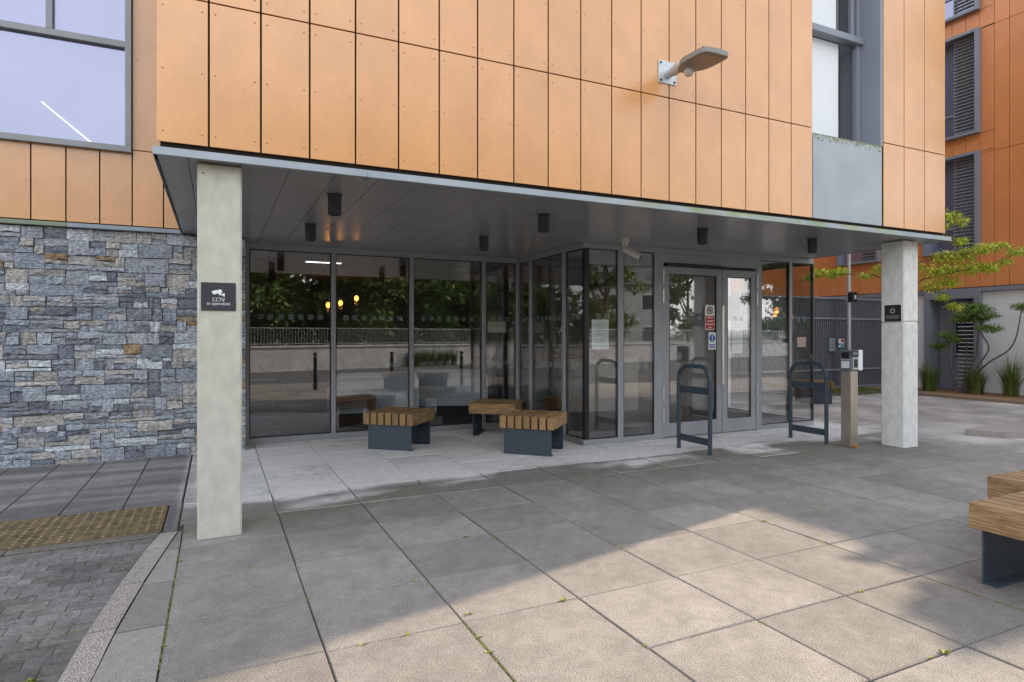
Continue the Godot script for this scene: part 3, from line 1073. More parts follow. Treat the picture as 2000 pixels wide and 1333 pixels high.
func glazing() -> void:
	var g := thing("glazed_front", "grey framed glass front of the recessed entrance with double doors", "glass front")
	var dl := 8.96
	var db := 6.95
	var xr := 4.39
	# left part, set back
	frame_box(g, "sill", 0.33, xr, 0.0, 0.075, dl - 0.05, dl + 0.05)
	frame_box(g, "head", 0.33, xr, 2.60, 2.677, dl - 0.05, dl + 0.05)
	var mx := [0.36, 1.48, 2.61, 3.77, 4.36]
	for x in mx:
		frame_box(g, "mullion", x - 0.03, x + 0.03, 0.075, 2.60, dl - 0.048, dl + 0.048)
	for k in 4:
		pane(g, P(mx[k] + 0.03, 0, dl), P(mx[k + 1] - 0.03, 0, dl), 0.075, 2.60)
	# return towards the street
	frame_box(g, "sill", xr - 0.05, xr + 0.03, 0.0, 0.07, db - 0.03, dl - 0.052)
	frame_box(g, "head", xr - 0.05, xr + 0.03, 2.60, 2.677, db - 0.03, dl - 0.052)
	var md := [8.88, 8.47, 7.46, 6.99]
	for k in [1, 2]:
		frame_box(g, "mullion", xr - 0.05, xr + 0.03, 0.07, 2.60, md[k] - 0.03, md[k] + 0.03)
	for k in 3:
		pane(g, P(xr, 0, md[k] - (0.03 if k > 0 else 0.0)), P(xr, 0, md[k + 1] + (0.03 if k < 2 else 0.0)), 0.07, 2.60)
	var cp := new_st()
	ext(cp, xr - 0.022, xr + 0.03, 0.07, 2.60, db - 0.022, db + 0.035, 0.004)
	part("corner_post", cp, M.gasket, g)
	# front of the box
	var e := 8.70
	frame_box(g, "sill", xr + 0.032, 5.54, 0.0, 0.07, db - 0.03, db + 0.05)
	frame_box(g, "sill", 7.52, e, 0.0, 0.07, db - 0.03, db + 0.05)
	frame_box(g, "head", xr + 0.032, e, 2.60, 2.677, db - 0.03, db + 0.05)
	frame_box(g, "mullion", 4.89, 4.98, 0.07, 2.60, db - 0.028, db + 0.048)
	frame_box(g, "mullion", 5.50, 5.66, 0.0, 2.60, db - 0.028, db + 0.048)
	frame_box(g, "mullion", 7.44, 7.55, 0.0, 2.60, db - 0.028, db + 0.048)
	frame_box(g, "mullion", 8.15, 8.21, 0.07, 2.60, db - 0.028, db + 0.048)
	pane(g, P(xr + 0.03, 0, db), P(4.89, 0, db), 0.07, 2.60)
	pane(g, P(4.98, 0, db), P(5.50, 0, db), 0.07, 2.60)
	pane(g, P(7.55, 0, db), P(8.15, 0, db), 0.07, 2.60)
	pane(g, P(8.21, 0, db), P(e, 0, db), 0.07, 2.60)
	# right return of the box
	frame_box(g, "sill", e - 0.02, e + 0.05, 0.0, 0.07, db + 0.052, 8.9)
	frame_box(g, "head", e - 0.02, e + 0.05, 2.60, 2.677, db + 0.052, 8.9)
	pane(g, P(e, 0, db + 0.01), P(e, 0, 8.9), 0.07, 2.60)
	var ce := new_st()
	ext(ce, e - 0.01, e + 0.02, 0.07, 2.60, db - 0.012, db + 0.012, 0.003)
	part("corner_post", ce, M.gasket, g)
	# door set
	frame_box(g, "head", 5.66, 7.44, 2.47, 2.598, db - 0.028, db + 0.048)
	var op := new_st()
	ext(op, 5.70, 6.72, 2.425, 2.468, db - 0.05, db + 0.03, 0.004)
	part("door_operator", op, M.gasket, g)
	for leaf in [[5.665, 6.745, 0.10, 1], [6.755, 7.435, 0.10, 0]]:
		var s := new_st()
		var a: float = leaf[0]
		var b: float = leaf[1]
		var wd: float = leaf[2]
		ext(s, a, a + wd, 0.012, 2.42, db - 0.022, db + 0.022, 0.003)
		ext(s, b - wd, b, 0.012, 2.42, db - 0.022, db + 0.022, 0.003)
		ext(s, a + wd, b - wd, 2.32, 2.42, db - 0.021, db + 0.021, 0.003)
		ext(s, a + wd, b - wd, 0.012, 0.21, db - 0.021, db + 0.021, 0.003)
		var dr := part("door", s, M.frame, g)
		pane(dr, P(a + wd, 0, db), P(b - wd, 0, db), 0.21, 2.32)
		var hg := new_st()
		var hx: float = a - 0.012 if leaf[3] == 1 else b + 0.012
		for hh in [2.28, 2.0, 0.62, 0.33]:
			hg = new_st()
			rod(hg, P(hx, hh - 0.10, db - 0.034), P(hx, hh + 0.10, db - 0.034), 0.014, 8)
			part("hinge", hg, M.silver, dr)
		if leaf[3] == 1:
			var hn := new_st()
			tube(hn, [P(6.72, 0.72, db - 0.075), P(6.72, 1.88, db - 0.075)], [0.016, 0.016], 10)
			for hh in [0.82, 1.78]:
				rod(hn, P(6.72, hh, db - 0.075), P(6.70, hh, db - 0.02), 0.009)
			part("handle", hn, M.chrome, dr)

func interior() -> void:
	var st := new_st()
	ext(st, 0.40, 8.68, -0.05, 0.004, 9.02, 16.0)
	ext(st, 4.43, 8.68, -0.05, 0.004, 7.01, 9.02)
	struct("interior_floor", st, M.darkfloor)
	st = new_st()
	ext(st, 0.2, 8.9, 2.68, 2.734, 9.062, 16.2)
	ext(st, 4.40, 8.70, 2.679, 2.693, 7.0, 9.06)
	struct("interior_ceiling", st, M.inceil)
	st = new_st()
	ext(st, 0.30, 8.9, -0.05, 2.679, 16.0, 16.2)
	struct("interior_back_wall", st, M.inwall)
	st = new_st()
	ext(st, 0.2, 0.33, -0.05, 2.679, 9.02, 16.0)
	struct("interior_side_wall", st, M.inwall)
	st = new_st()
	ext(st, 8.70, 8.9, -0.05, 2.679, 8.92, 16.0)
	ext(st, 8.70, 8.9, -0.05, 2.734, 16.2, 20.0)
	struct("interior_end_wall", st, M.render)
	# sofa
	for q in [[2.28, 9.75, 0.0, "pale blue-grey sofa with rounded back beside wood table behind glass"], [3.62, 10.1, -0.35, "pale blue-grey sofa behind the glass near the corner bench"]]:
		var s := thing("sofa", q[3], "sofa", P(q[0], 0.004, q[1]), q[2], "sofas inside the entrance")
		var b := new_st()
		var poly := PackedVector2Array()
		for k in 13:
			var a := PI * k / 12
			poly.append(Vector2(cos(a) * 0.16 * (1 if k < 7 else 1) + (0.50 if k < 7 else -0.50), 0.70 + sin(a) * 0.16))
		poly.append(Vector2(-0.66, 0.24))
		poly.append(Vector2(0.66, 0.24))
		prism(b, poly, Vector3(0, 0, -0.09), Vector3.RIGHT, Vector3.UP, 0.18)
		part("backrest", b, M.sofa, s)
		var se := new_st()
		bx(se, Vector3(0, 0.33, -0.42), Vector3(1.24, 0.2, 0.62), Basis.IDENTITY, 0.04)
		part("seat", se, M.sofa, s)
		for sx in [-1, 1]:
			var ar := new_st()
			bx(ar, Vector3(0.60 * sx, 0.42, -0.42), Vector3(0.12, 0.36, 0.62), Basis.IDENTITY, 0.05)
			part("armrest", ar, M.sofa, s)
			for sz in [-0.02, -0.66]:
				var lg := new_st()
				tube(lg, [Vector3(0.5 * sx, 0.24, sz), Vector3(0.56 * sx, 0, sz)], [0.02, 0.012], 8)
				part("leg", lg, M.inwood, s)
	# low wooden table
	var t := thing("wooden_table", "dark wooden box table behind the glass left of the sofa", "table", P(1.85, 0.004, 9.5))
	var ts := new_st()
	bx(ts, Vector3(0, 0.50, 0), Vector3(0.62, 0.05, 0.5), Basis.IDENTITY, 0.006)
	part("table_top", ts, M.inwood, t)
	for sx in [-1, 1]:
		var tl := new_st()
		bx(tl, Vector3(0.28 * sx, 0.2375, 0), Vector3(0.05, 0.475, 0.46), Basis.IDENTITY, 0.004)
		part("side_panel", tl, M.inwood, t)
	# pendant lamps
	var pl := [[2.05, 13.0, 2.07, "leftmost"], [2.35, 13.3, 2.13, "middle"], [2.62, 13.0, 2.22, "rightmost"]]
	for q in pl:
		pendant(P(q[0], 2.68, q[1]), q[2], "warm glowing pendant bulb, %s of three hanging behind the second pane" % q[3])
	pendant(P(6.2, 2.68, 12.0), 2.05, "warm glowing pendant bulb hanging behind the glass return beside the door")
	# reception desk
	var d := thing("reception_desk", "pale reception desk behind the narrow panes left of the doors", "desk", P(6.6, 0.004, 9.9), -0.2)
	var ds := new_st()
	bx(ds, Vector3(0, 0.5, 0), Vector3(1.5, 1.0, 0.08), Basis.IDENTITY, 0.005)
	part("front_panel", ds, M.counter, d)
	ds = new_st()
	bx(ds, Vector3(0, 1.03, -0.2), Vector3(1.6, 0.05, 0.6), Basis.IDENTITY, 0.006)
	part("worktop", ds, M.inwood, d)
	for sx in [-1, 1]:
		ds = new_st()
		bx(ds, Vector3(0.72 * sx, 0.5, -0.22), Vector3(0.05, 1.0, 0.35), Basis.IDENTITY, 0.004)
		part("side_panel", ds, M.counter, d)
	var mon := thing("monitor", "black computer monitor standing on the reception desk", "monitor", P(6.5, 1.06, 10.0), 0.1)
	ds = new_st()
	bx(ds, Vector3(0, 0.27, 0), Vector3(0.5, 0.31, 0.03), Basis.IDENTITY, 0.006)
	part("screen", ds, M.black, mon)
	ds = new_st()
	bx(ds, Vector3(0, 0.06, -0.02), Vector3(0.06, 0.12, 0.03))
	bx(ds, Vector3(0, 0.006, 0), Vector3(0.22, 0.012, 0.16))
	part("stand", ds, M.black, mon)
	# dark column inside
	var ic := box_part("interior_column", 4.25, 4.50, 0.004, 2.68, 9.9, 10.15, M.charcoal, self, 0.01)
	ic.set_meta("kind", "structure")
	for q in [[1.6, 10.6]]:
		var cl := thing("ceiling_light", "flat ceiling light %s inside the lounge" % ("near the glass" if q[1] < 11 else "deep"), "light", P(q[0], 2.675, q[1]))
		var cs := new_st()
		bx(cs, Vector3(0, -0.012, 0), Vector3(0.6, 0.02, 0.12), Basis.IDENTITY, 0.003)
		part("body", cs, M.white, cl)
		cs = new_st()
		bx(cs, Vector3(0, -0.0245, 0), Vector3(0.56, 0.004, 0.09))
		part("diffuser", cs, M.strip, cl)
		var ol := AreaLight3D.new()
		ol.name = "lamp_light"
		cl.add_child(ol)
		ol.position = Vector3(0, -0.03, 0)
		ol.rotation.x = -PI / 2
		ol.area_size = Vector2(0.56, 0.09)
		ol.light_energy = 0.12
		ol.shadow_enabled = true

func pendant(top: Vector3, h: float, label: String) -> void:
	var p := thing("pendant_lamp", label, "lamp", top, 0.0, "pendant lamps inside the lounge")
	var drop := h - top.y
	var s := new_st()
	rod(s, Vector3.ZERO, Vector3(0, drop + 0.10, 0), 0.004, 6)
	part("cord", s, M.black, p)
	s = new_st()
	lathe(s, Vector3(0, drop + 0.05, 0), [[0.018, 0.0], [0.02, 0.04], [0.008, 0.06], [0.0, 0.062]], 10)
	part("socket", s, M.black, p)
	s = new_st()
	lathe(s, Vector3(0, drop, 0), [[0.0, -0.06], [0.03, -0.05], [0.045, -0.015], [0.04, 0.02], [0.018, 0.05]], 12)
	part("bulb", s, M.bulb, p)
	var l := OmniLight3D.new()
	l.name = "bulb_light"
	p.add_child(l)
	l.position = Vector3(0, drop - 0.1, 0)
	l.light_color = Color(1.0, 0.65, 0.3)
	l.light_energy = 0.012
	l.omni_range = 8
	l.omni_attenuation = 2
	l.light_size = 0.04
	l.shadow_enabled = true

# ------------------------------------------------------------------ block across the courtyard
func side_block() -> void:
	var b := thing("side_block", "shade-toned orange panelled block with louvred windows across the courtyard", "building")
	var X := 16.8
	var d0 := 4.9
	var d1 := 16.0
	var st := new_st()
	ext(st, X + 0.35, X + 12, 2.62, 13.1, d0, d1)
	var cols := [[8.69, 10.0], [11.2, 12.5], [6.2, 7.5]]
	var wr := [[3.50, 5.94], [6.38, 8.93], [9.38, 11.9]]
	# solid wall between the window openings
	var edges := [d0, 6.2, 7.5, 8.69, 10.0, 11.2, 12.5, d1]
	for k in range(0, 8, 2):
		ext(st, X + 0.02, X + 0.35, 2.62, 13.1, edges[k], edges[k + 1])
	for c in cols:
		var lo := 2.62
		for w in wr:
			ext(st, X + 0.02, X + 0.35, lo, w[0], c[0], c[1])
			lo = w[1]
		ext(st, X + 0.02, X + 0.35, lo, 13.1, c[0], c[1])
	part("wall", st, M.backing, b)
	# cladding
	var pitch := 0.315
	var rows := [[2.63, 5.88], [5.88, 8.91], [8.91, 11.94]]
	for k in range(-10, 24):
		var a := 8.09 + pitch * k
		if a < d0 or a + pitch > 15.8:
			continue
		for r in rows:
			var spans := [[r[0], r[1]]]
			for c in cols:
				if a + pitch > c[0] - 0.1 and a < c[1] + 0.1:
					for w in wr:
						var next: Array = []
						for s in spans:
							if w[0] >= s[1] or w[1] <= s[0]:
								next.append(s)
							else:
								if w[0] - s[0] > 0.06:
									next.append([s[0], w[0]])
								if s[1] - w[1] > 0.06:
									next.append([w[1], s[1]])
						spans = next
			var strips: Array = []
			for s in spans:
				strips.append([s[0], s[1], a, a + pitch])
			for c in cols:
				for w in wr:
					var lo := maxf(r[0], w[0])
					var hi := minf(r[1], w[1])
					if hi - lo < 0.05:
						continue
					if a < c[0] - 0.03 and a + pitch > c[0] - 0.1:
						strips.append([lo, hi, a, minf(a + pitch, c[0])])
					if a + pitch > c[1] + 0.03 and a < c[1] + 0.1:
						strips.append([lo, hi, maxf(a, c[1]), a + pitch])
			for s in strips:
				var p := new_st()
				var t := rng.randf_range(0.95, 1.04)
				p.set_color(Color(t, t, t))
				ext(p, X, X + 0.012, s[0] + 0.005, s[1] - 0.005, s[2] + 0.005, s[3] - 0.005, 0.0015)
				part("cladding_panel", p, M.panel2, b)
	# windows: projecting frames, a pane and a bank of louvres
	for c in cols:
		for w in wr:
			if c[0] < 7 and w[0] > 4:
				pass
			var f := new_st()
			var pr := 0.14
			ext(f, X - pr, X + 0.3, w[0], w[0] + 0.07, c[0], c[1], 0.003)
			ext(f, X - pr, X + 0.3, w[1] - 0.07, w[1], c[0], c[1], 0.003)
			ext(f, X - pr, X + 0.3, w[0] + 0.07, w[1] - 0.07, c[0], c[0] + 0.08, 0.003)
			ext(f, X - pr, X + 0.3, w[0] + 0.07, w[1] - 0.07, c[1] - 0.08, c[1], 0.003)
			ext(f, X + 0.1, X + 0.16, w[0] + 0.07, w[1] - 0.07, c[0] + 0.62, c[0] + 0.68, 0.003)
			ext(f, X + 0.1, X + 0.16, w[0] + 0.62, w[0] + 0.67, c[0] + 0.68, c[1] - 0.08, 0.003)
			var win := part("window", f, M.winframe, b)
			var g := new_st()
			quad(g, P(X + 0.13, w[1] - 0.07, c[1] - 0.08), P(X + 0.13, w[1] - 0.07, c[0] + 0.08), P(X + 0.13, w[0] + 0.07, c[0] + 0.08), P(X + 0.13, w[0] + 0.07, c[1] - 0.08))
			part("pane", g, M.skyglass, win)
			var lv := new_st()
			var hh: float = w[0] + 0.12
			while hh < w[1] - 0.1:
				bx(lv, P(X + 0.02, hh, c[0] + 0.35), Vector3(0.07, 0.012, 0.54), Basis(Vector3.BACK, -0.5))
				hh += 0.085
			part("louvre", lv, M.frame, win)
	# rendered ground floor
	var gs := new_st()
	ext(gs, X + 0.06, X + 12, -0.1, 2.51, d0, 8.68)
	ext(gs, X + 0.06, X + 12, -0.1, 2.51, 10.0, d1)
	ext(gs, X + 0.5, X + 12, -0.1, 2.51, 8.68, 10.0)
	part("rendered_wall", gs, M.render, b)
	box_part("flashing", X - 0.02, X + 0.36, 2.515, 2.615, d0, d1, M.winframe, b, 0.004)
	var pt := new_st()
	ext(pt, X - 0.06, X + 0.5, 0.0, 2.36, 8.68, 8.83, 0.004)
	ext(pt, X - 0.06, X + 0.5, 0.0, 2.36, 9.87, 10.0, 0.004)
	ext(pt, X - 0.06, X + 0.5, 2.36, 2.51, 8.68, 10.0, 0.004)
	part("portal", pt, M.winframe, b)
	var dr := box_part("door", X + 0.36, X + 0.41, 0.05, 2.36, 9.52, 9.86, M.winframe, b, 0.004)
	var hn := new_st()
	rod(hn, P(X + 0.3, 0.98, 9.80), P(X + 0.3, 0.98, 9.70), 0.012)
	rod(hn, P(X + 0.36, 0.98, 9.80), P(X + 0.3, 0.98, 9.80), 0.012)
	rod(hn, P(X + 0.36, 1.08, 9.80), P(X + 0.34, 1.08, 9.80), 0.03)
	part("handle", hn, M.silver, dr)
	var wn := new_st()
	ext(wn, X + 0.34, X + 0.41, 0.05, 0.92, 8.84, 9.50, 0.003)
	ext(wn, X + 0.30, X + 0.41, 0.92, 0.99, 8.84, 9.50, 0.003)
	ext(wn, X + 0.34, X + 0.41, 0.99, 2.36, 9.45, 9.50, 0.003)
	ext(wn, X + 0.34, X + 0.41, 2.28, 2.36, 8.84, 9.45, 0.003)
	var wi := part("window", wn, M.winframe, b)
	box_part("pane", X + 0.39, X + 0.395, 0.99, 2.28, 8.84, 9.45, M.black, wi)
	var lv := new_st()
	var hh := 0.15
	while hh < 2.3:
		bx(lv, P(X + 0.12, hh, 9.05), Vector3(0.08, 0.022, 0.42), Basis(Vector3.BACK, -0.4))
		hh += 0.10
	part("louvre", lv, M.galv, b)

func rear_block() -> void:
	var b := thing("rear_block", "orange panelled block closing the courtyard behind the grey fence", "building")
	var st := new_st()
	ext(st, 8.95, 19.0, -0.1, 12.9, 16.08, 24.0)
	part("wall", st, M.backing, b)
	for k in 19:
		var s := new_st()
		ext(s, 8.98 + k * 0.4, 9.37 + k * 0.4, 0.0, 2.6, 16.03, 16.06, 0.001)
		part("cladding_panel", s, M.render, b)
		s = new_st()
		ext(s, 8.98 + k * 0.4, 9.37 + k * 0.4, 2.62, 5.9, 16.03, 16.06, 0.001)
		part("cladding_panel", s, M.panel2, b)
		s = new_st()
		ext(s, 8.98 + k * 0.4, 9.37 + k * 0.4, 5.92, 10.9, 16.03, 16.06, 0.001)
		part("cladding_panel", s, M.panel2, b)

# ------------------------------------------------------------------ vegetation
func leaf_quad(st: SurfaceTool, c: Vector3, dir: Vector3, up: Vector3, l: float, w: float) -> void:
	var side := dir.cross(up).normalized() * w * 0.5
	var mid := c + dir * l * 0.5 - up * l * 0.04
	tri(st, c, mid + side, c + dir * l)
	tri(st, c, c + dir * l, mid - side)

func rdir(r: RandomNumberGenerator) -> Vector3:
	var z := r.randf_range(-1, 1)
	var a := r.randf() * TAU
	var s := sqrt(1 - z * z)
	return Vector3(s * cos(a), z, s * sin(a))

func big_tree(called: String, label: String, at: Vector3, height: float, spread: float, leaves: int, c1: Color, c2: Color, seed: int, group: String) -> Node3D:
	var r := RandomNumberGenerator.new()
	r.seed = seed
	var t := thing(called, label, "tree", at, 0.0, group)
	var tr := new_st()
	var fork := height * 0.16
	tube(tr, [Vector3(0, -0.3, 0), Vector3(0.04, fork * 0.5, 0.03), Vector3(0, fork, 0), Vector3(0.1, height * 0.6, -0.1), Vector3(0.05, height * 0.9, 0)], [height * 0.032, height * 0.024, height * 0.02, height * 0.012, 0.02], 8)
	var clumps: Array = []
	for k in 9:
		var a := TAU * k / 9.0 + r.randf() * 0.6
		var h := lerpf(fork, height * 0.8, r.randf())
		var reach := spread * r.randf_range(0.5, 0.95) * (1.1 - h / height * 0.5)
		var e := Vector3(cos(a) * reach, h + r.randf_range(0.1, 0.3) * height, sin(a) * reach)
		var s := Vector3(0, h * 0.85, 0)
		tube(tr, [s, s.lerp(e, 0.5) + Vector3(0, -0.15, 0), e], [height * 0.011, height * 0.007, 0.012], 6)
		for q in 4:
			clumps.append([s.lerp(e, r.randf_range(0.55, 1.05)) + rdir(r) * spread * 0.22, spread * r.randf_range(0.16, 0.30)])
	for k in 26:
		var v := rdir(r)
		clumps.append([Vector3(v.x * spread * 0.75, height * 0.54 + v.y * height * 0.40, v.z * spread * 0.75), spread * r.randf_range(0.18, 0.32)])
	part("trunk", tr, M.bark, t)
	var st := new_st()
	for k in leaves:
		var c: Array = clumps[r.randi() % clumps.size()]
		var v := rdir(r) * pow(r.randf(), 0.45)
		var p: Vector3 = c[0] + Vector3(v.x, v.y * 0.7, v.z) * c[1]
		if p.y < height * 0.12:
			continue
		var d := (rdir(r) + Vector3(v.x, -0.25, v.z) * 0.8).normalized()
		st.set_color(c1.lerp(c2, r.randf()))
		leaf_quad(st, p, d, (Vector3.UP + rdir(r) * 0.7).normalized(), r.randf_range(0.22, 0.42), r.randf_range(0.14, 0.24))
	part("crown", st, M.leaf, t)
	return t

func street() -> void:
	# low rendered wall across the street with railing on top: runs from left near to right far
	var a := P(-34, -0.08, 0.13)
	var b := P(44, -0.08, -20.93)
	var dir := (b - a).normalized()
	var turn := atan2(-dir.z, dir.x)
	var l := (b - a).length()
	var w := thing("street_wall", "long pale rendered wall across the street, mirrored in the glass", "wall", a, turn)
	var st := new_st()
	bx(st, Vector3(l / 2, 0.5, 0), Vector3(l, 1.0, 0.22))
	part("wall", st, M.streetwall, w)
	st = new_st()
	bx(st, Vector3(l / 2, 1.04, 0), Vector3(l, 0.08, 0.32), Basis.IDENTITY, 0.01)
	part("coping", st, M.streetwall, w)
	var rl := thing("railing", "metal bar railing standing on the wall across the street", "railing", a + Vector3(0, 1.08, 0), turn)
	st = new_st()
	bx(st, Vector3(l / 2, 0.75, 0), Vector3(l, 0.04, 0.04))
	bx(st, Vector3(l / 2, 0.08, 0), Vector3(l, 0.03, 0.03))
	part("rail", st, M.galv, rl)
	st = new_st()
	var x := 0.0
	while x < l:
		bx(st, Vector3(x, 0.4, 0), Vector3(0.018, 0.7, 0.018))
		x += 0.13
	var bars := part("bars", st, M.galv, rl)
	bars.set_meta("kind", "stuff")
	# footway at its foot
	# trees behind the wall
	var g := "trees across the street"
	var c1 := Color(0.06, 0.115, 0.03)
	var c2 := Color(0.21, 0.31, 0.075)
	var t1 := big_tree("street_tree", "dense dark green tree mirrored behind the leftmost pane", P(1.0, 0, -13.6), 9.5, 3.6, 13000, c1, c2, 301, g)
	var t2 := big_tree("street_tree", "broad green tree mirrored behind the second pane", P(6.5, 0, -15.0), 10.5, 3.9, 13000, c1, Color(0.24, 0.33, 0.08), 302, g)
	var t3 := big_tree("street_tree", "lighter yellow-green tree mirrored in the narrow panes by the doors", P(22.5, 0, -19.5), 8.5, 3.0, 7000, Color(0.08, 0.14, 0.03), Color(0.26, 0.33, 0.09), 303, g)
	var more := [[t2, -5.5, -12.0, 0.7, "green tree across the street beyond the left end of the glass"], [t1, 11.5, -16.5, 2.0, "dark green tree mirrored behind the third pane"], [t2, 16.5, -18.5, 3.1, "green tree mirrored behind the pane next to the return"], [t1, -12.0, -11.0, 4.0, "dark green tree far left across the street"],
		[t1, 4.0, -18.5, 5.0, "dark tree in the second row across the street, left"], [t2, 9.5, -20.5, 1.2, "dark tree in the second row across the street, middle"], [t1, -2.0, -17.5, 2.6, "dark tree in the second row across the street, far left"], [t3, 36.0, -27.0, 1.5, "yellow-green tree mirrored in the door glass"], [t3, 43.0, -24.0, 3.5, "yellow-green tree mirrored in the far right pane"], [t2, 14.0, -23.0, 0.4, "dark tree in the second row across the street, right"]]
	for m in more:
		var cp := copy(m[0], "street_tree", m[4], P(m[1], 0, m[2]), m[3], g)
		if m[1] < 0.0:
			cp.scale = v1(0.62)
	# dense woodland behind the trees
	var wd := new_st()
	var wr := RandomNumberGenerator.new()
	wr.seed = 808
	for k in 420:
		var cx := wr.randf_range(-24, 19)
		var cc := P(cx, wr.randf_range(0.6, 8.5 if cx > 0.0 else 4.5), -17.5 - 0.27 * cx - wr.randf_range(0, 4.0))
		var rr := wr.randf_range(0.7, 1.5)
		for q in 70:
			var v := rdir(wr) * pow(wr.randf(), 0.4)
			wd.set_color(c1.lerp(c2, wr.randf() * 0.8))
			leaf_quad(wd, cc + v * rr, (rdir(wr) + v).normalized(), (Vector3.UP + rdir(wr)).normalized(), wr.randf_range(0.35, 0.6), wr.randf_range(0.22, 0.36))
	var wo := part("woodland", wd, M.leaf, self)
	wo.set_meta("kind", "stuff")
	tag(wo, "dense green woodland behind the street trees, mirrored in the glass", "woodland")
	# plaza tree on the right, outside the view, whose crown breaks the edge of the sunlight
	var pt := big_tree("plaza_tree", "street tree on the plaza to the right whose crown dapples the paving", P(12.3, 0, 3.75), 9.4, 1.2, 4200, Color(0.06, 0.10, 0.02), Color(0.14, 0.18, 0.05), 304, "")
	# planted strip in front of the wall
	for k in 7:
		grass_clump(P(8.3 + k * 0.42, -0.08, -10.9 - k * 0.11), 1.0, 190, 400 + k, "long green grass clump at the foot of the street wall", "grass clumps along the street wall")
	# houses
	house(P(30, 0, -31), 0.35, M.housewall, "white house with slate roof across the street, mirrored beside the doors")
	house(P(52, 0, -24), 0.6, M.brick, "tan brown house with slate roof across the street, mirrored in the right pane")
	# bollards on the pavement edge, mirrored in the left panes
	for q in [[2.35, 0.9, "slim black bollard mirrored in the leftmost pane"], [4.35, 1.1, "slim black bollard mirrored in the second pane"], [6.4, 1.1, "slim black bollard on the plaza beyond the benches"]]:
		var bo := thing("bollard", q[2], "bollard", P(q[0], 0.0, q[1]), 0.0, "bollards along the plaza edge")
		var s := new_st()
		lathe(s, Vector3.ZERO, [[0.05, -0.02], [0.05, 0.86], [0.046, 0.87], [0.046, 0.90], [0.05, 0.91], [0.05, 0.965], [0.042, 0.985], [0.0, 0.99]], 16)
		part("post", s, M.black, bo)
		s = new_st()
		lathe(s, Vector3.ZERO, [[0.0475, 0.872], [0.0475, 0.898]], 16)
		part("band", s, M.silver, bo)

func house(at: Vector3, turn: float, wall: Material, label: String) -> void:
	var h := thing("house", label, "house", at, turn)
	var s := new_st()
	bx(s, Vector3(0, 2.7, 0), Vector3(9, 5.6, 7))
	part("wall", s, wall, h)
	s = new_st()
	for sg in [-1, 1]:
		bx(s, Vector3(0, 6.55, sg * 1.95), Vector3(9.8, 0.16, 4.5), Basis(Vector3.RIGHT, sg * 0.5))
	var rf := part("roof", s, M.slate, h)
	s = new_st()
	bx(s, Vector3(3.2, 7.9, 0), Vector3(0.7, 1.3, 0.7))
	part("chimney", s, wall, rf)
	s = new_st()
	for sx in [-1, 1]:
		prism(s, PackedVector2Array([Vector2(-3.5, 0), Vector2(3.5, 0), Vector2(0, 1.9)]), Vector3(4.3 * sx, 5.5, 0), Vector3(0, 0, -1), Vector3.UP, 0.2)
	part("gable", s, wall, h)
	for fz in [-1, 1]:
		for x in [-3.0, 0.0, 3.0]:
			for y in [1.5, 4.1]:
				var w := new_st()
				bx(w, Vector3(x, y, fz * 3.51), Vector3(1.2, 1.35, 0.08), Basis.IDENTITY, 0.01)
				var o := part("window", w, M.white, h)
				w = new_st()
				bx(w, Vector3(x, y, fz * 3.555), Vector3(1.0, 1.15, 0.02))
				part("window_pane", w, M.black, o)

func grass_clump(at: Vector3, height: float, n: int, seed: int, label: String, group: String) -> Node3D:
	var r := RandomNumberGenerator.new()
	r.seed = seed
	var t := thing("grass_clump", label, "plant", at, 0.0, group)
	var st := new_st()
	for k in n:
		var a := r.randf() * TAU
		var lean := r.randf_range(0.05, 0.75)
		var l := height * r.randf_range(0.6, 1.15)
		var o := Vector3(cos(a), 0, sin(a))
		var base := o * r.randf() * 0.16
		var side := o.cross(Vector3.UP) * r.randf_range(0.006, 0.012)
		var c := Color(0.05, 0.10, 0.015).lerp(Color(0.15, 0.21, 0.04), r.randf())
		if r.randf() < 0.1:
			c = Color(0.26, 0.22, 0.09)
		st.set_color(c)
		var prev := base
		var segs := 4
		for s in segs:
			var u := float(s + 1) / segs
			var nx := base + Vector3.UP * l * (u - lean * 0.35 * u * u) + o * l * lean * u * u * 0.75
			var w0 := side * (1.0 - float(s) / segs * 0.9)
			var w1 := side * (1.0 - u * 0.9)
			quad(st, prev - w0, nx - w1, nx + w1, prev + w0)
			prev = nx
	part("blades", st, M.leaf, t)
	return t

# ------------------------------------------------------------------ furniture
func bench(label: String, c: Vector3, turn: float, group: String, tint: Color, seed: int) -> void:
	# local: slats run along x, ends face -x / +x
	var r := RandomNumberGenerator.new()
	r.seed = seed
	var b := thing("bench", label, "bench", c, turn, group)
	var n := 7
	var W := 0.68
	var gap := 0.021
	var sw := (W - gap * (n - 1)) / n
	for k in n:
		var st := new_st()
		var t := r.randf_range(0.8, 1.15)
		var cc := tint * t
		cc.a = 1.0
		st.set_color(cc)
		bx(st, Vector3(r.randf_range(-0.002, 0.002), 0.395, -W / 2 + sw / 2 + k * (sw + gap)), Vector3(W, 0.15, sw), Basis.IDENTITY, 0.004)
		part("slat", st, M.wood, b)
	for sx in [-1, 1]:
		var st := new_st()
		bx(st, Vector3(sx * 0.285, 0.162, 0), Vector3(0.012, 0.312, 0.60), Basis.IDENTITY, 0.001)
		var leg := part("leg", st, M.navy, b)
		st = new_st()
		bx(st, Vector3(sx * 0.25, 0.004, 0), Vector3(0.082, 0.008, 0.60), Basis.IDENTITY, 0.001)
		part("flange", st, M.navy, leg)
		st = new_st()
		bx(st, Vector3(sx * 0.25, 0.3155, 0), Vector3(0.058, 0.007, 0.60))
		part("flange", st, M.navy, leg)

func dir_turn(x: float, d: float) -> float:
	# rotation.y that sends local +x to the plan direction (x, depth)
	return atan2(d, x)

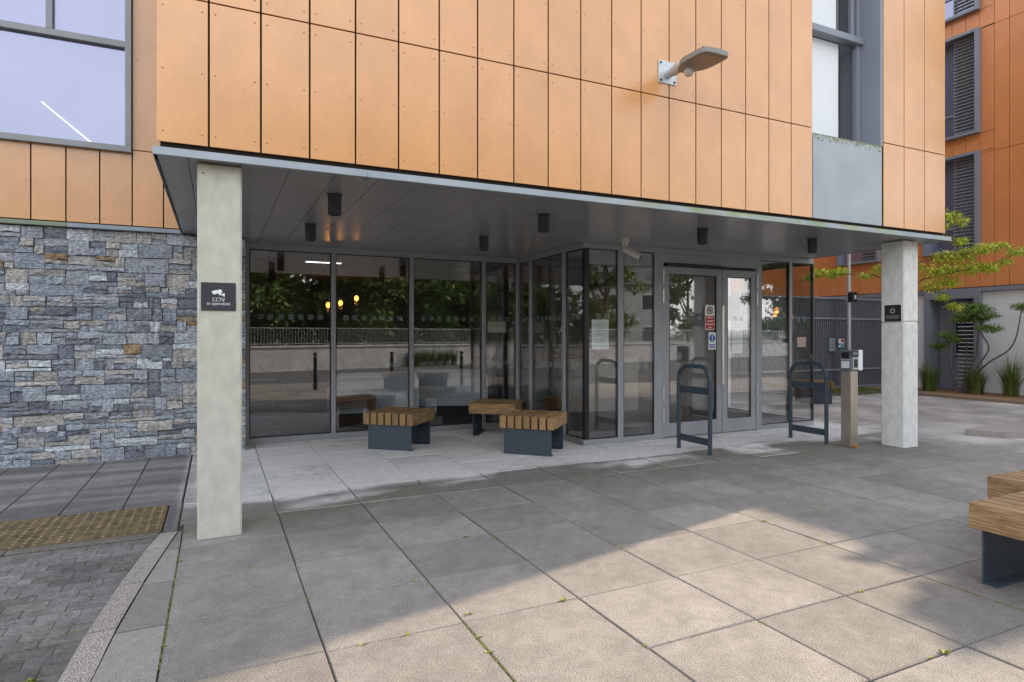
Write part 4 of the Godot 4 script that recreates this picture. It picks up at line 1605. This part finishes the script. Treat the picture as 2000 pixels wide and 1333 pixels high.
func furniture() -> void:
	var g := "timber cube benches outside the entrance"
	var warm := Color(0.80, 0.74, 0.62)
	# slat directions and centres measured from the photograph's corners
	bench("square slatted timber bench on navy steel legs, nearest the stone wall", P(2.16, 0, 7.93), dir_turn(0.47, 0.53), g, warm * 0.95, 1)
	bench("square slatted timber bench on navy steel legs, in front beside the glass corner", P(3.59, 0, 6.88), dir_turn(0.48, 0.50), g, warm * 1.1, 2)
	bench("square slatted timber bench tucked behind another in the glass corner", P(3.74, 0, 8.38), dir_turn(0.52, -0.36), g, warm * 0.9, 3)
	bench("weathered timber bench cut by the right picture edge, nearest the camera", P(4.33, 0, 1.79), PI / 2, g, Color(0.72, 0.68, 0.62), 4)
	bench("weathered timber bench half hidden behind the nearest one at the right edge", P(5.19, 0, 2.13), PI / 2, g, Color(0.72, 0.68, 0.62), 5)
	bench("timber bench far back in the courtyard before the grey fence", P(11.6, 0, 9.25), 0.9, g, warm * 0.7, 6)
	# two steel hoops beside the doors
	for q in [[5.37, 5.71, 6.27, "left navy steel hoop barrier in front of the doors"], [7.33, 5.64, 6.21, "right navy steel hoop barrier next to the intercom post"]]:
		var o := thing("hoop_barrier", q[3], "barrier", P(q[0], 0, (q[1] + q[2]) / 2), 0.0, "hoop barriers beside the doors")
		var hw: float = (q[2] - q[1]) / 2
		var pts: Array = [Vector3(0, -0.01, hw)]
		var cr := 0.18
		for k in 9:
			var a := PI / 2 * k / 8
			pts.append(Vector3(0, 1.065 - cr + sin(a) * cr, hw - cr + cos(a) * cr))
		for k in 9:
			var a := PI / 2 + PI / 2 * k / 8
			pts.append(Vector3(0, 1.065 - cr + sin(a) * cr, -hw + cr + cos(a) * cr))
		pts.append(Vector3(0, -0.01, -hw))
		var rr: Array = []
		for k in pts.size():
			rr.append(0.026)
		var st := new_st()
		tube(st, pts, rr, 12)
		part("hoop", st, M.navy, o)
		for h in [0.765, 0.15]:
			st = new_st()
			bx(st, Vector3(0, h, 0), Vector3(0.012, 0.085, hw * 2 - 0.03), Basis.IDENTITY, 0.002)
			part("crossbar", st, M.navy, o)
	# intercom post
	var p := thing("intercom_post", "stainless steel intercom post with call panels beside the right column", "intercom post", P(7.40, 0, 5.36))
	var st2 := new_st()
	bx(st2, Vector3(0, 0.49, 0), Vector3(0.14, 1.0, 0.14), Basis.IDENTITY, 0.004)
	part("post", st2, M.steel, p)
	st2 = new_st()
	bx(st2, Vector3(0, 1.125, 0), Vector3(0.15, 0.27, 0.15), Basis.IDENTITY, 0.004)
	var head := part("head", st2, M.fence, p)
	st2 = new_st()
	bx(st2, Vector3(0.0, 1.215, 0.079), Vector3(0.135, 0.075, 0.008), Basis.IDENTITY, 0.002)
	part("name_plate", st2, M.black, head)
	for hh in [1.229, 1.215, 1.203]:
		st2 = new_st()
		bx(st2, Vector3(0.0, hh, 0.0835), Vector3(0.085, 0.003, 0.001))
		part("print_line", st2, M.paper, head)
	st2 = new_st()
	bx(st2, Vector3(0.01, 1.085, 0.079), Vector3(0.10, 0.15, 0.008), Basis.IDENTITY, 0.002)
	part("reader", st2, M.silver, head)
	st2 = new_st()
	bx(st2, Vector3(0.01, 1.088, 0.085), Vector3(0.07, 0.11, 0.006), Basis.IDENTITY, 0.002)
	part("reader_screen", st2, M.black, head)
	st2 = new_st()
	bx(st2, Vector3(-0.078, 1.19, 0.0), Vector3(0.008, 0.08, 0.11), Basis.IDENTITY, 0.002)
	part("speaker_window", st2, M.black, head)
	st2 = new_st()
	bx(st2, Vector3(-0.078, 1.07, 0.0), Vector3(0.006, 0.09, 0.11), Basis.IDENTITY, 0.001)
	part("notice", st2, M.paper, head)
	st2 = new_st()
	bx(st2, Vector3(-0.078, 1.135, 0.0), Vector3(0.02, 0.018, 0.12), Basis.IDENTITY, 0.003)
	part("ledge", st2, M.silver, head)
	st2 = new_st()
	bx(st2, Vector3(0.12, 1.125, 0.04), Vector3(0.085, 0.265, 0.07), Basis.IDENTITY, 0.006)
	part("white_box", st2, M.white, p)
	var lf := new_st()
	for k in 40:
		lf.set_color(Color(0.35, 0.12, 0.02).lerp(Color(0.45, 0.22, 0.04), rng.randf()))
		leaf_quad(lf, Vector3(rng.randf_range(-0.04, 0.05), rng.randf() ** 2 * 0.05, 0.075 + rng.randf() * 0.03), rdir(rng), Vector3.UP, 0.03, 0.018)
	var lo := part("dry_leaves", lf, M.leaf, self, P(7.40, 0, 5.36))
	lo.set_meta("kind", "stuff")
	tag(lo, "small heap of orange dry leaves at the foot of the intercom post", "leaves")
	# soffit downlights
	var dn := [[0.93, 5.55, "front downlight nearest the left column"], [0.94, 7.16, "rear downlight above the first glass pane"], [3.0, 5.54, "front downlight in the middle of the canopy"], [3.0, 7.1, "rear downlight before the glass corner"], [5.06, 5.5, "front downlight above the left hoop barrier"], [6.85, 5.47, "front downlight nearest the right column"]]
	for q in dn:
		var o := thing("downlight", "grey cylinder " + q[2], "light", P(q[0], 2.677, q[1]), 0.0, "cylinder downlights under the canopy")
		var s := new_st()
		lathe(s, Vector3.ZERO, [[0.058, 0.0], [0.058, -0.17], [0.054, -0.178], [0.046, -0.178], [0.044, -0.15], [0.0, -0.148]], 20)
		part("body", s, M.charcoal, o)
		s = new_st()
		lathe(s, Vector3.ZERO, [[0.068, 0.0], [0.068, -0.006], [0.058, -0.006]], 20)
		part("collar", s, M.charcoal, o)
	# bullet camera under the canopy
	var cm := thing("security_camera", "white bullet security camera hanging under the canopy near the doors", "camera", P(4.66, 2.677, 6.45))
	var s3 := new_st()
	lathe(s3, Vector3.ZERO, [[0.06, 0.0], [0.06, -0.05], [0.045, -0.055], [0.04, -0.09], [0.028, -0.10], [0.026, -0.14], [0.0, -0.145]], 16)
	part("mount", s3, M.offwhite, cm)
	s3 = new_st()
	var ax := Vector3(0.50, -0.42, 0.55).normalized()
	var from := Vector3(-0.015, -0.135, 0.0)
	tube(s3, [from, from + ax * 0.02, from + ax * 0.22, from + ax * 0.235], [0.03, 0.042, 0.042, 0.036], 14)
	var bd := part("body", s3, M.offwhite, cm)
	s3 = new_st()
	rod(s3, from + ax * 0.232, from + ax * 0.242, 0.031, 14)
	part("lens", s3, M.black, bd)
	s3 = new_st()
	bx(s3, from + ax * 0.14 + Vector3(0, 0.045, 0), Vector3(0.27, 0.006, 0.085), Basis(Vector3(ax.x, ax.y, ax.z), ax.cross(Vector3(ax.z, 0, -ax.x).normalized()) * -1.0, Vector3(ax.z, 0, -ax.x).normalized() * -1.0).orthonormalized())
	part("sun_shield", s3, M.offwhite, bd)
	# wall lamp on the facade
	var lm := thing("wall_lamp", "grey street-style floodlight arm fixed to the orange facade", "lamp", P(4.0, 4.03, 4.844))
	var s4 := new_st()
	bx(s4, Vector3(0, 0, 0.006), Vector3(0.22, 0.22, 0.012), Basis.IDENTITY, 0.002)
	var pl := part("wall_plate", s4, M.galv, lm)
	s4 = new_st()
	for bxp in [[-0.085, 0.085], [0.085, 0.085], [-0.085, -0.085], [0.085, -0.085]]:
		rod(s4, Vector3(bxp[0], bxp[1], 0.012), Vector3(bxp[0], bxp[1], 0.02), 0.011, 6)
	part("bolts", s4, M.gasket, pl)
	s4 = new_st()
	tube(s4, [Vector3(0, -0.02, 0.012), Vector3(0, -0.02, 0.13)], [0.04, 0.04], 14)
	tube(s4, [Vector3(0, -0.02, 0.10), Vector3(0, -0.015, 0.22)], [0.048, 0.048], 14)
	part("arm", s4, M.galv, lm)
	var hb := Basis(Vector3.RIGHT, 0.03)
	var ho := Vector3(0.02, -0.095, 0.19)
	s4 = new_st()
	var half := [[0.055, 0.0], [0.075, 0.04], [0.105, 0.085], [0.135, 0.13], [0.152, 0.18], [0.158, 0.24], [0.156, 0.38], [0.15, 0.43], [0.135, 0.462], [0.10, 0.48], [0.0, 0.485]]
	var outl := PackedVector2Array()
	for q in half:
		outl.append(Vector2(q[0], q[1]))
	for k in range(half.size() - 2, -1, -1):
		outl.append(Vector2(-half[k][0], half[k][1]))
	prism(s4, outl, ho + hb * Vector3(0, 0.03, 0), hb * Vector3.RIGHT, hb * Vector3.BACK, -0.042)
	var hd := part("lamp_head", s4, M.lampgrey, lm)
	s4 = new_st()
	for k in 9:
		bx(s4, ho + hb * Vector3(-0.12 + k * 0.03, 0.08, 0.31), Vector3(0.008, 0.026, 0.25), hb)
	part("cooling_fins", s4, M.lampgrey, hd)
	s4 = new_st()
	bx(s4, ho + hb * Vector3(0, 0.028, 0.31), Vector3(0.25, 0.006, 0.26), hb)
	part("lens_panel", s4, mat(lin(0.20, 0.17, 0.15), 0.3), hd)
	s4 = new_st()
	lathe(s4, ho + hb * Vector3(-0.02, 0.03, 0.12), [[0.0, -0.075], [0.03, -0.075], [0.045, -0.055], [0.045, -0.03], [0.03, -0.02], [0.03, 0.0]], 14)
	part("light_sensor", s4, M.offwhite, hd)

func courtyard() -> void:
	# slatted metal fence between the buildings
	var f := thing("metal_fence", "tall dark grey vertical bar fence closing the courtyard", "fence", P(8.95, 0, 10.95))
	var x := 0.0
	while x < 7.8:
		var s := new_st()
		bx(s, Vector3(x, 1.24, 0), Vector3(0.058, 2.36, 0.03), Basis.IDENTITY, 0.002)
		part("bar", s, M.fence, f)
		x += 0.083
	for h in [2.405, 1.88, 0.55, 0.1]:
		var s := new_st()
		bx(s, Vector3(3.9, h, 0.035), Vector3(7.85, 0.045, 0.03), Basis.IDENTITY, 0.003)
		part("rail", s, M.winframe, f)
	for px in [-0.02, 1.9, 3.8, 5.5, 7.82]:
		var s := new_st()
		bx(s, Vector3(px, 1.22, -0.06), Vector3(0.08, 2.46, 0.08), Basis.IDENTITY, 0.004)
		part("post", s, M.winframe, f)
	var lk := new_st()
	bx(lk, Vector3(5.42, 1.20, 0.05), Vector3(0.22, 0.34, 0.05), Basis.IDENTITY, 0.004)
	bx(lk, Vector3(5.42, 1.20, 0.08), Vector3(0.05, 0.2, 0.03), Basis.IDENTITY, 0.004)
	part("lock_box", lk, M.winframe, f)
	var sg := thing("fence_sign", "small red and blue notice fixed to the grey fence", "sign", P(14.72, 1.24, 10.89))
	for q in [[Vector3(0, 0, 0), Vector3(0.21, 0.22, 0.006), M.white, "plate"], [Vector3(0.035, 0.065, 0.004), Vector3(0.12, 0.07, 0.004), M.red, "red_field"], [Vector3(0.035, -0.055, 0.004), Vector3(0.125, 0.10, 0.004), M.skyblue, "blue_field"], [Vector3(-0.07, -0.03, 0.004), Vector3(0.06, 0.05, 0.004), M.blue, "symbol"]]:
		var s := new_st()
		bx(s, q[0], q[1])
		part(q[3], s, q[2], sg)
	# ground behind the fence: neighbouring pole
	var pole := thing("lamp_pole", "slim galvanised pole with small lantern before the grey fence", "pole", P(14.55, 0, 10.55))
	var s5 := new_st()
	tube(s5, [Vector3(0, 0, 0), Vector3(0, 5.5, 0)], [0.055, 0.045], 12)
	part("shaft", s5, M.galv, pole)
	s5 = new_st()
	bx(s5, Vector3(0.03, 2.42, 0.08), Vector3(0.2, 0.26, 0.14), Basis.IDENTITY, 0.02)
	var ln := part("lantern", s5, M.black, pole)
	s5 = new_st()
	bx(s5, Vector3(0.03, 2.41, 0.153), Vector3(0.07, 0.1, 0.01))
	part("lantern_glass", s5, M.offwhite, ln)
	# planting bed along the side block
	var bed := new_st()
	ext(bed, 15.3, 16.86, -0.1, 0.06, 5.0, 10.85)
	struct("planting_bed", bed, M.mulch)
	var lawn := new_st()
	ext(lawn, 12.4, 15.3, -0.1, 0.045, 9.95, 10.9)
	struct("grass_verge", lawn, M.earth)
	var gb := new_st()
	for k in 2600:
		var b := P(rng.randf_range(12.4, 15.28), 0.045, rng.randf_range(9.97, 10.88))
		gb.set_color(Color(0.07, 0.10, 0.015).lerp(Color(0.16, 0.18, 0.03), rng.randf()))
		var dv := (Vector3.UP + rdir(rng) * 0.5).normalized()
		leaf_quad(gb, b, dv, rdir(rng), rng.randf_range(0.03, 0.09), 0.012)
	var go := part("grass", gb, M.leaf, self)
	go.set_meta("kind", "stuff")
	tag(go, "strip of short green grass at the foot of the fence", "grass")
	for k in 5:
		var s := new_st()
		s.set_color(Color(1.0, 0.82, 0.62) * rng.randf_range(0.85, 1.0))
		ext(s, 15.2, 15.295, -0.1, 0.075, 5.0 + k * 1.17, 5.0 + (k + 1) * 1.17 - 0.005, 0.008)
		var o := part("edging_kerb", s, M.kerb, self)
		o.set_meta("kind", "structure")
	var st := new_st()
	st.set_color(Color(1.15, 1.12, 1.05))
	var poly := PackedVector2Array([Vector2(9.75, -5.25), Vector2(9.95, -4.85), Vector2(13.0, -4.2), Vector2(14.2, -4.6), Vector2(13.0, -5.6)])
	prism(st, poly, Vector3(0, 0.0, 0), Vector3(1, 0, 0), Vector3(0, 0, 1), -0.09)
	struct("raised_kerb", st, M.kerb)
	# tufts of ornamental grass
	var gg := "ornamental grasses along the side block"
	grass_clump(P(16.05, 0.06, 9.45), 0.8, 260, 71, "green grass clump in front of the grey side door", gg)
	grass_clump(P(15.7, 0.06, 9.75), 0.5, 120, 75, "small grass tuft next to the concrete column foot", gg)
	grass_clump(P(16.15, 0.06, 8.45), 0.66, 300, 72, "bushy grass clump at the foot of the small tree", gg)
	grass_clump(P(16.35, 0.06, 7.85), 0.98, 220, 73, "tall spiky grass clump against the pale wall at right", gg)
	grass_clump(P(16.1, 0.06, 7.1), 0.9, 200, 74, "grass clump beyond the right picture edge", gg)
	courtyard_trees()

func leaf_spray(st: SurfaceTool, c: Vector3, r: RandomNumberGenerator, rad: Vector3, n: int, l: float, c1: Color, c2: Color, droop: float) -> void:
	for k in n:
		var v := rdir(r) * pow(r.randf(), 0.5)
		var p := c + Vector3(v.x * rad.x, v.y * rad.y, v.z * rad.z)
		var d := (Vector3(v.x, -droop * r.randf(), v.z) + rdir(r) * 0.5).normalized()
		st.set_color(c1.lerp(c2, r.randf()))
		leaf_quad(st, p, d, (Vector3.UP + rdir(r) * 0.5).normalized(), l * r.randf_range(0.6, 1.3), l * 0.26 * r.randf_range(0.7, 1.2))

func courtyard_trees() -> void:
	var r := RandomNumberGenerator.new()
	r.seed = 55
	# airy yellow-green tree whose trunk stands behind the right column
	var X := 12.0
	var D := 7.6
	var t := thing("acacia_tree", "airy yellow-green tree with drooping sprays behind the right column", "tree", P(X, 0, D))
	var tr := new_st()
	tube(tr, [Vector3(0, -0.05, 0), Vector3(0.02, 1.0, 0.02), Vector3(0, 2.1, 0), Vector3(0.05, 3.2, 0)], [0.06, 0.05, 0.04, 0.02], 8)
	var cr := new_st()
	var y1 := Color(0.24, 0.34, 0.02)
	var y2 := Color(0.66, 0.70, 0.07)
	# sprays laid out in the plane facing the camera: [right offset, height, depth offset, size]
	var fwd := Vector3(sin(deg_to_rad(57.6)), 0, -cos(deg_to_rad(57.6)))
	var right := Vector3(cos(deg_to_rad(57.6)), 0, sin(deg_to_rad(57.6)))
	var sprays := [[0.70, 2.93, 0.0, 0.22], [1.0, 2.98, 0.1, 0.2], [1.25, 3.05, -0.1, 0.16], [1.5, 3.08, 0.0, 0.13], [1.78, 2.98, 0.1, 0.14], [0.55, 2.68, -0.1, 0.22], [0.85, 2.72, 0.1, 0.22], [1.15, 2.72, 0.0, 0.2], [1.38, 2.70, -0.1, 0.12], [1.6, 2.80, 0.0, 0.09], [0.5, 2.42, 0.0, 0.2], [0.78, 2.48, 0.1, 0.16],
		[0.68, 2.2, 0.0, 0.10], [0.86, 2.02, 0.0, 0.10], [0.95, 3.22, 0.0, 0.12], [0.62, 3.5, 0.0, 0.14], [0.78, 3.72, 0.1, 0.16], [0.92, 3.6, 0.0, 0.12], [0.15, 2.8, 0.2, 0.2], [-0.1, 3.0, -0.2, 0.22], [-0.35, 2.78, 0.1, 0.16], [-0.62, 2.66, 0.0, 0.10], [-1.05, 2.76, 0.0, 0.14], [-1.25, 2.74, 0.1, 0.16], [-1.45, 2.76, 0.0, 0.14], [-1.62, 2.66, 0.0, 0.1],
		[0.2, 3.7, 0.3, 0.25], [-0.3, 3.9, -0.3, 0.25], [0.0, 4.2, 0.0, 0.28]]
	var limbs := [[[0.0, 2.2], [0.35, 2.52], [0.8, 2.62], [1.3, 2.70], [1.75, 2.92]], [[0.0, 2.5], [0.3, 2.85], [0.75, 2.93], [1.25, 3.0], [1.5, 3.06]], [[0.03, 2.9], [0.4, 3.3], [0.7, 3.55], [0.88, 3.7]], [[0.0, 2.4], [-0.5, 2.66], [-1.0, 2.68], [-1.6, 2.70]], [[0.03, 3.0], [0.1, 3.7], [0.0, 4.2]], [[0.0, 2.1], [0.4, 2.3], [0.72, 2.25], [0.86, 2.06]]]
	var nodes: Array = []
	for lb in limbs:
		var pts: Array = []
		var rr: Array = []
		for k in lb.size():
			var v: Vector3 = right * lb[k][0] + Vector3(0, lb[k][1], 0) + fwd * 0.05 * sin(k * 2.0 + lb[0][1] * 3.0)
			pts.append(v)
			rr.append(lerpf(0.016, 0.004, float(k) / (lb.size() - 1)))
			if k > 0:
				nodes.append(v)
				nodes.append(v.lerp(pts[k - 1], 0.5))
		tube(tr, pts, rr, 6)
	for s in sprays:
		var c: Vector3 = right * s[0] + fwd * s[2] + Vector3(0, s[1], 0)
		var from: Vector3 = nodes[0]
		for n in nodes:
			if c.distance_to(n) < c.distance_to(from):
				from = n
		tube(tr, [from, from.lerp(c, 0.5) + Vector3(0, 0.02, 0), c], [0.004, 0.003, 0.0015], 5)
		leaf_spray(cr, c, r, Vector3(s[3] * 1.15, s[3] * 0.7, s[3] * 1.15), int(1300 * s[3]), 0.09, y1, y2, 1.3)
	part("trunk", tr, M.bark, t)
	part("crown", cr, M.leaf, t)
	# small multi-stemmed tree against the pale wall
	var m := thing("multi_stem_tree", "small multi-stemmed tree with flat dark green tiers against the pale wall", "tree", P(16.2, 0.06, 8.75))
	tr = new_st()
	cr = new_st()
	# offsets along -depth (to the right in the picture) and height
	var stems := [
		[[0.0, 0.0], [0.12, 0.35], [0.36, 0.72], [0.52, 1.05], [0.44, 1.28], [0.30, 1.5], [0.16, 1.78]],
		[[0.05, 0.0], [0.22, 0.42], [0.55, 0.75], [0.92, 1.05], [1.06, 1.35], [1.16, 1.75], [1.18, 2.05]],
		[[0.02, 0.0], [0.12, 0.5], [0.25, 0.95], [0.31, 1.3], [0.34, 1.6], [0.42, 1.75]],
		[[-0.1, 0.0], [-0.26, 0.4], [-0.33, 0.8], [-0.34, 1.2], [-0.36, 1.5]],
		[[-0.05, 0.0], [0.02, 0.5], [0.05, 0.9], [0.1, 1.4]]]
	for s in stems:
		var pts: Array = []
		var rr: Array = []
		for k in s.size():
			pts.append(Vector3(r.randf_range(-0.05, 0.05), s[k][1], s[k][0]))
			rr.append(lerpf(0.028, 0.009, float(k) / (s.size() - 1)))
		# smooth the stem
		var cv := Curve3D.new()
		for k in pts.size():
			var tan: Vector3 = (pts[min(k + 1, pts.size() - 1)] - pts[max(k - 1, 0)]) * 0.17
			cv.add_point(pts[k], -tan, tan)
		var sm: Array = []
		var sr: Array = []
		for k in 25:
			sm.append(cv.sample_baked(cv.get_baked_length() * k / 24.0, true))
			sr.append(lerpf(0.028, 0.009, k / 24.0))
		tube(tr, sm, sr, 7)
	var g1 := Color(0.07, 0.15, 0.02)
	var g2 := Color(0.20, 0.31, 0.05)
	for q in [[0.1, 1.9, 0.3], [0.34, 2.0, 0.3], [-0.08, 1.78, 0.22], [0.52, 1.86, 0.2], [0.25, 2.1, 0.2], [0.62, 1.55, 0.22], [0.45, 1.6, 0.16], [-0.35, 1.42, 0.24], [-0.22, 1.3, 0.18], [-0.62, 1.12, 0.18], [-0.45, 1.18, 0.14], [1.18, 2.05, 0.22], [1.36, 1.98, 0.24], [0.3, 1.78, 0.18]]:
		var c := Vector3(r.randf_range(-0.15, 0.1), q[1], q[0])
		leaf_spray(cr, c, r, Vector3(q[2], q[2] * 0.36, q[2]), int(1700 * q[2]), 0.085, g1, g2, 0.7)
	part("trunk", tr, M.bark, m)
	part("crown", cr, M.leaf, m)

# ------------------------------------------------------------------ signs
func text(parent: Node, called: String, words: String, size: float, at: Vector3, basis: Basis, m: Material) -> void:
	var t := TextMesh.new()
	var f := SystemFont.new()
	f.font_names = PackedStringArray(["Droid Sans"])
	t.font = f
	t.text = words
	t.font_size = 64
	t.pixel_size = size / 64.0
	t.depth = 0.0015
	var o := mesh(called, t, m, parent, at)
	o.basis = basis

func signs() -> void:

	# CCTV notice on the left column
	var c := thing("cctv_sign", "dark square sign reading CCTV in operation on the left column", "sign", P(0.012, 1.725, 4.898))
	var s := new_st()
	bx(s, Vector3(0, 0, 0.003), Vector3(0.225, 0.20, 0.006), Basis.IDENTITY, 0.001)
	part("plate", s, M.charcoal, c)
	text(c, "lettering", "CCTV", 0.036, Vector3(0.0, -0.022, 0.0068), Basis.IDENTITY, M.white)
	text(c, "lettering", "in operation", 0.0275, Vector3(0.0, -0.051, 0.0068), Basis.IDENTITY, M.white)
	s = new_st()
	var o := Vector3(0.0, 0.034, 0.006)
	prism(s, PackedVector2Array([Vector2(-0.044, 0.004), Vector2(-0.037, -0.016), Vector2(-0.024, -0.019), Vector2(-0.004, -0.009), Vector2(0.004, -0.023), Vector2(0.022, -0.023), Vector2(0.034, -0.033), Vector2(0.040, -0.033), Vector2(0.040, -0.008), Vector2(0.036, -0.008), Vector2(0.022, -0.017), Vector2(0.010, -0.016), Vector2(0.024, -0.006), Vector2(0.020, 0.014), Vector2(0.012, 0.018)]), o, Vector3.RIGHT, Vector3.UP, 0.0012)
	part("camera_symbol", s, M.white, c)
	# emblem sign on the right column, facing the doors' side
	var e := thing("emblem_sign", "black square sign with pale flower emblem on the right column", "sign", P(7.953, 1.735, 5.145), -PI / 2)
	s = new_st()
	bx(s, Vector3(0, 0, 0.003), Vector3(0.215, 0.215, 0.006), Basis.IDENTITY, 0.001)
	part("plate", s, M.black, e)
	s = new_st()
	for k in 5:
		var a := PI / 2 + TAU * k / 5
		var ctr := Vector2(cos(a), sin(a)) * 0.025
		var rad := Vector2(cos(a), sin(a))
		var tn := Vector2(-rad.y, rad.x)
		prism(s, PackedVector2Array([ctr - rad * 0.008 - tn * 0.017, ctr - rad * 0.008 + tn * 0.017, ctr + rad * 0.006 + tn * 0.012, ctr + rad * 0.014, ctr + rad * 0.006 - tn * 0.012]), Vector3(0, 0.03, 0.006), Vector3.RIGHT, Vector3.UP, 0.001)
	part("emblem", s, M.silver, e)
	s = new_st()
	for row in [-0.036, -0.060]:
		var x := -0.082
		while x < 0.078:
			var w := rng.randf_range(0.006, 0.014)
			bx(s, Vector3(x + w / 2, row, 0.0066), Vector3(w, rng.randf_range(0.009, 0.013), 0.001))
			x += w + 0.003
	part("fine_print", s, M.silver, e)
	# notices on the doors and panes
	var dd := 6.918
	var r := thing("prohibition_sign", "red and white prohibition notice on the left door glass", "sign", P(6.50, 1.71, dd))
	for q in [[Vector3(0, 0, 0), Vector3(0.18, 0.36, 0.003), M.white, "plate"], [Vector3(0, -0.075, 0.002), Vector3(0.168, 0.19, 0.002), M.red, "red_field"]]:
		s = new_st()
		bx(s, q[0], q[1])
		part(q[3], s, q[2], r)
	s = new_st()
	for k in 24:
		var a0 := TAU * k / 24
		var a1 := TAU * (k + 1) / 24
		var cc := Vector3(0, 0.10, 0.0025)
		quad(s, cc + Vector3(cos(a0), sin(a0), 0) * 0.043, cc + Vector3(cos(a0), sin(a0), 0) * 0.056, cc + Vector3(cos(a1), sin(a1), 0) * 0.056, cc + Vector3(cos(a1), sin(a1), 0) * 0.043, Vector3.BACK)
	bx(s, Vector3(0, 0.10, 0.0025), Vector3(0.095, 0.011, 0.001), Basis(Vector3.BACK, -PI / 4))
	part("prohibition_ring", s, M.red, r)
	s = new_st()
	bx(s, Vector3(0.012, 0.10, 0.0015), Vector3(0.026, 0.05, 0.001))
	bx(s, Vector3(-0.018, 0.095, 0.0015), Vector3(0.012, 0.04, 0.001), Basis(Vector3.BACK, 0.3))
	part("symbol", s, M.black, r)
	s = new_st()
	for q in [[0.0, -0.005, 0.13], [0.005, -0.055, 0.12], [0.0, -0.102, 0.145], [0.0, -0.148, 0.055]]:
		bx(s, Vector3(q[0], q[1], 0.0035), Vector3(q[2], 0.017, 0.001))
	part("print_lines", s, M.pink, r)
	var b := thing("mandatory_sign", "small blue and white notice below the red one on the door", "sign", P(6.545, 1.365, dd))
	for q in [[Vector3(0, 0, 0), Vector3(0.135, 0.25, 0.003), M.white, "plate"], [Vector3(0, -0.075, 0.002), Vector3(0.10, 0.055, 0.002), M.blue, "blue_field"], [Vector3(0, -0.075, 0.0035), Vector3(0.07, 0.014, 0.001), M.white, "print_line"]]:
		s = new_st()
		bx(s, q[0], q[1])
		part(q[3], s, q[2], b)
	s = new_st()
	var disc := PackedVector2Array()
	for k in 24:
		disc.append(Vector2(cos(TAU * k / 24), sin(TAU * k / 24)) * 0.055)
	prism(s, disc, Vector3(0, 0.04, 0.0015), Vector3.RIGHT, Vector3.UP, 0.001)
	part("blue_disc", s, M.blue, b)
	s = new_st()
	bx(s, Vector3(0, 0.055, 0.003), Vector3(0.016, 0.055, 0.001))
	bx(s, Vector3(0, 0.006, 0.003), Vector3(0.016, 0.016, 0.001))
	part("exclamation_mark", s, M.white, b)
	for q in [[4.63, 1.46, 0.27, 0.40, 6.965, M.paper, "framed pale notice behind the first pane of the glass box"], [7.10, 1.36, 0.20, 0.37, 6.975, M.paper, "pale notice behind the glass of the right door leaf"], [7.02, 1.86, 0.20, 0.36, 6.975, M.purple, "purple poster behind the glass of the right door leaf"], [8.47, 1.34, 0.2, 0.16, 6.965, M.pink, "small pinkish notice on the last pane of the glass box"], [4.03, 1.58, 0.32, 0.17, 9.0, M.offwhite, "pale grey notice behind the corner pane above the benches"], [6.93, 1.15, 0.09, 0.13, 6.975, M.paper, "tiny pale card low on the right door glass"]]:
		var n := thing("notice", q[6], "notice", P(q[0], q[1], q[4]))
		s = new_st()
		bx(s, Vector3.ZERO, Vector3(q[2], q[3], 0.003))
		part("sheet", s, q[5], n)
		if q[3] > 0.3 and q[5] == M.paper:
			s = new_st()
			for k in 9:
				bx(s, Vector3(0, q[3] * 0.36 - k * q[3] * 0.08, 0.002), Vector3(q[2] * (0.7 - 0.15 * (k % 3)), 0.007, 0.001))
			part("print_lines", s, M.frost, n)
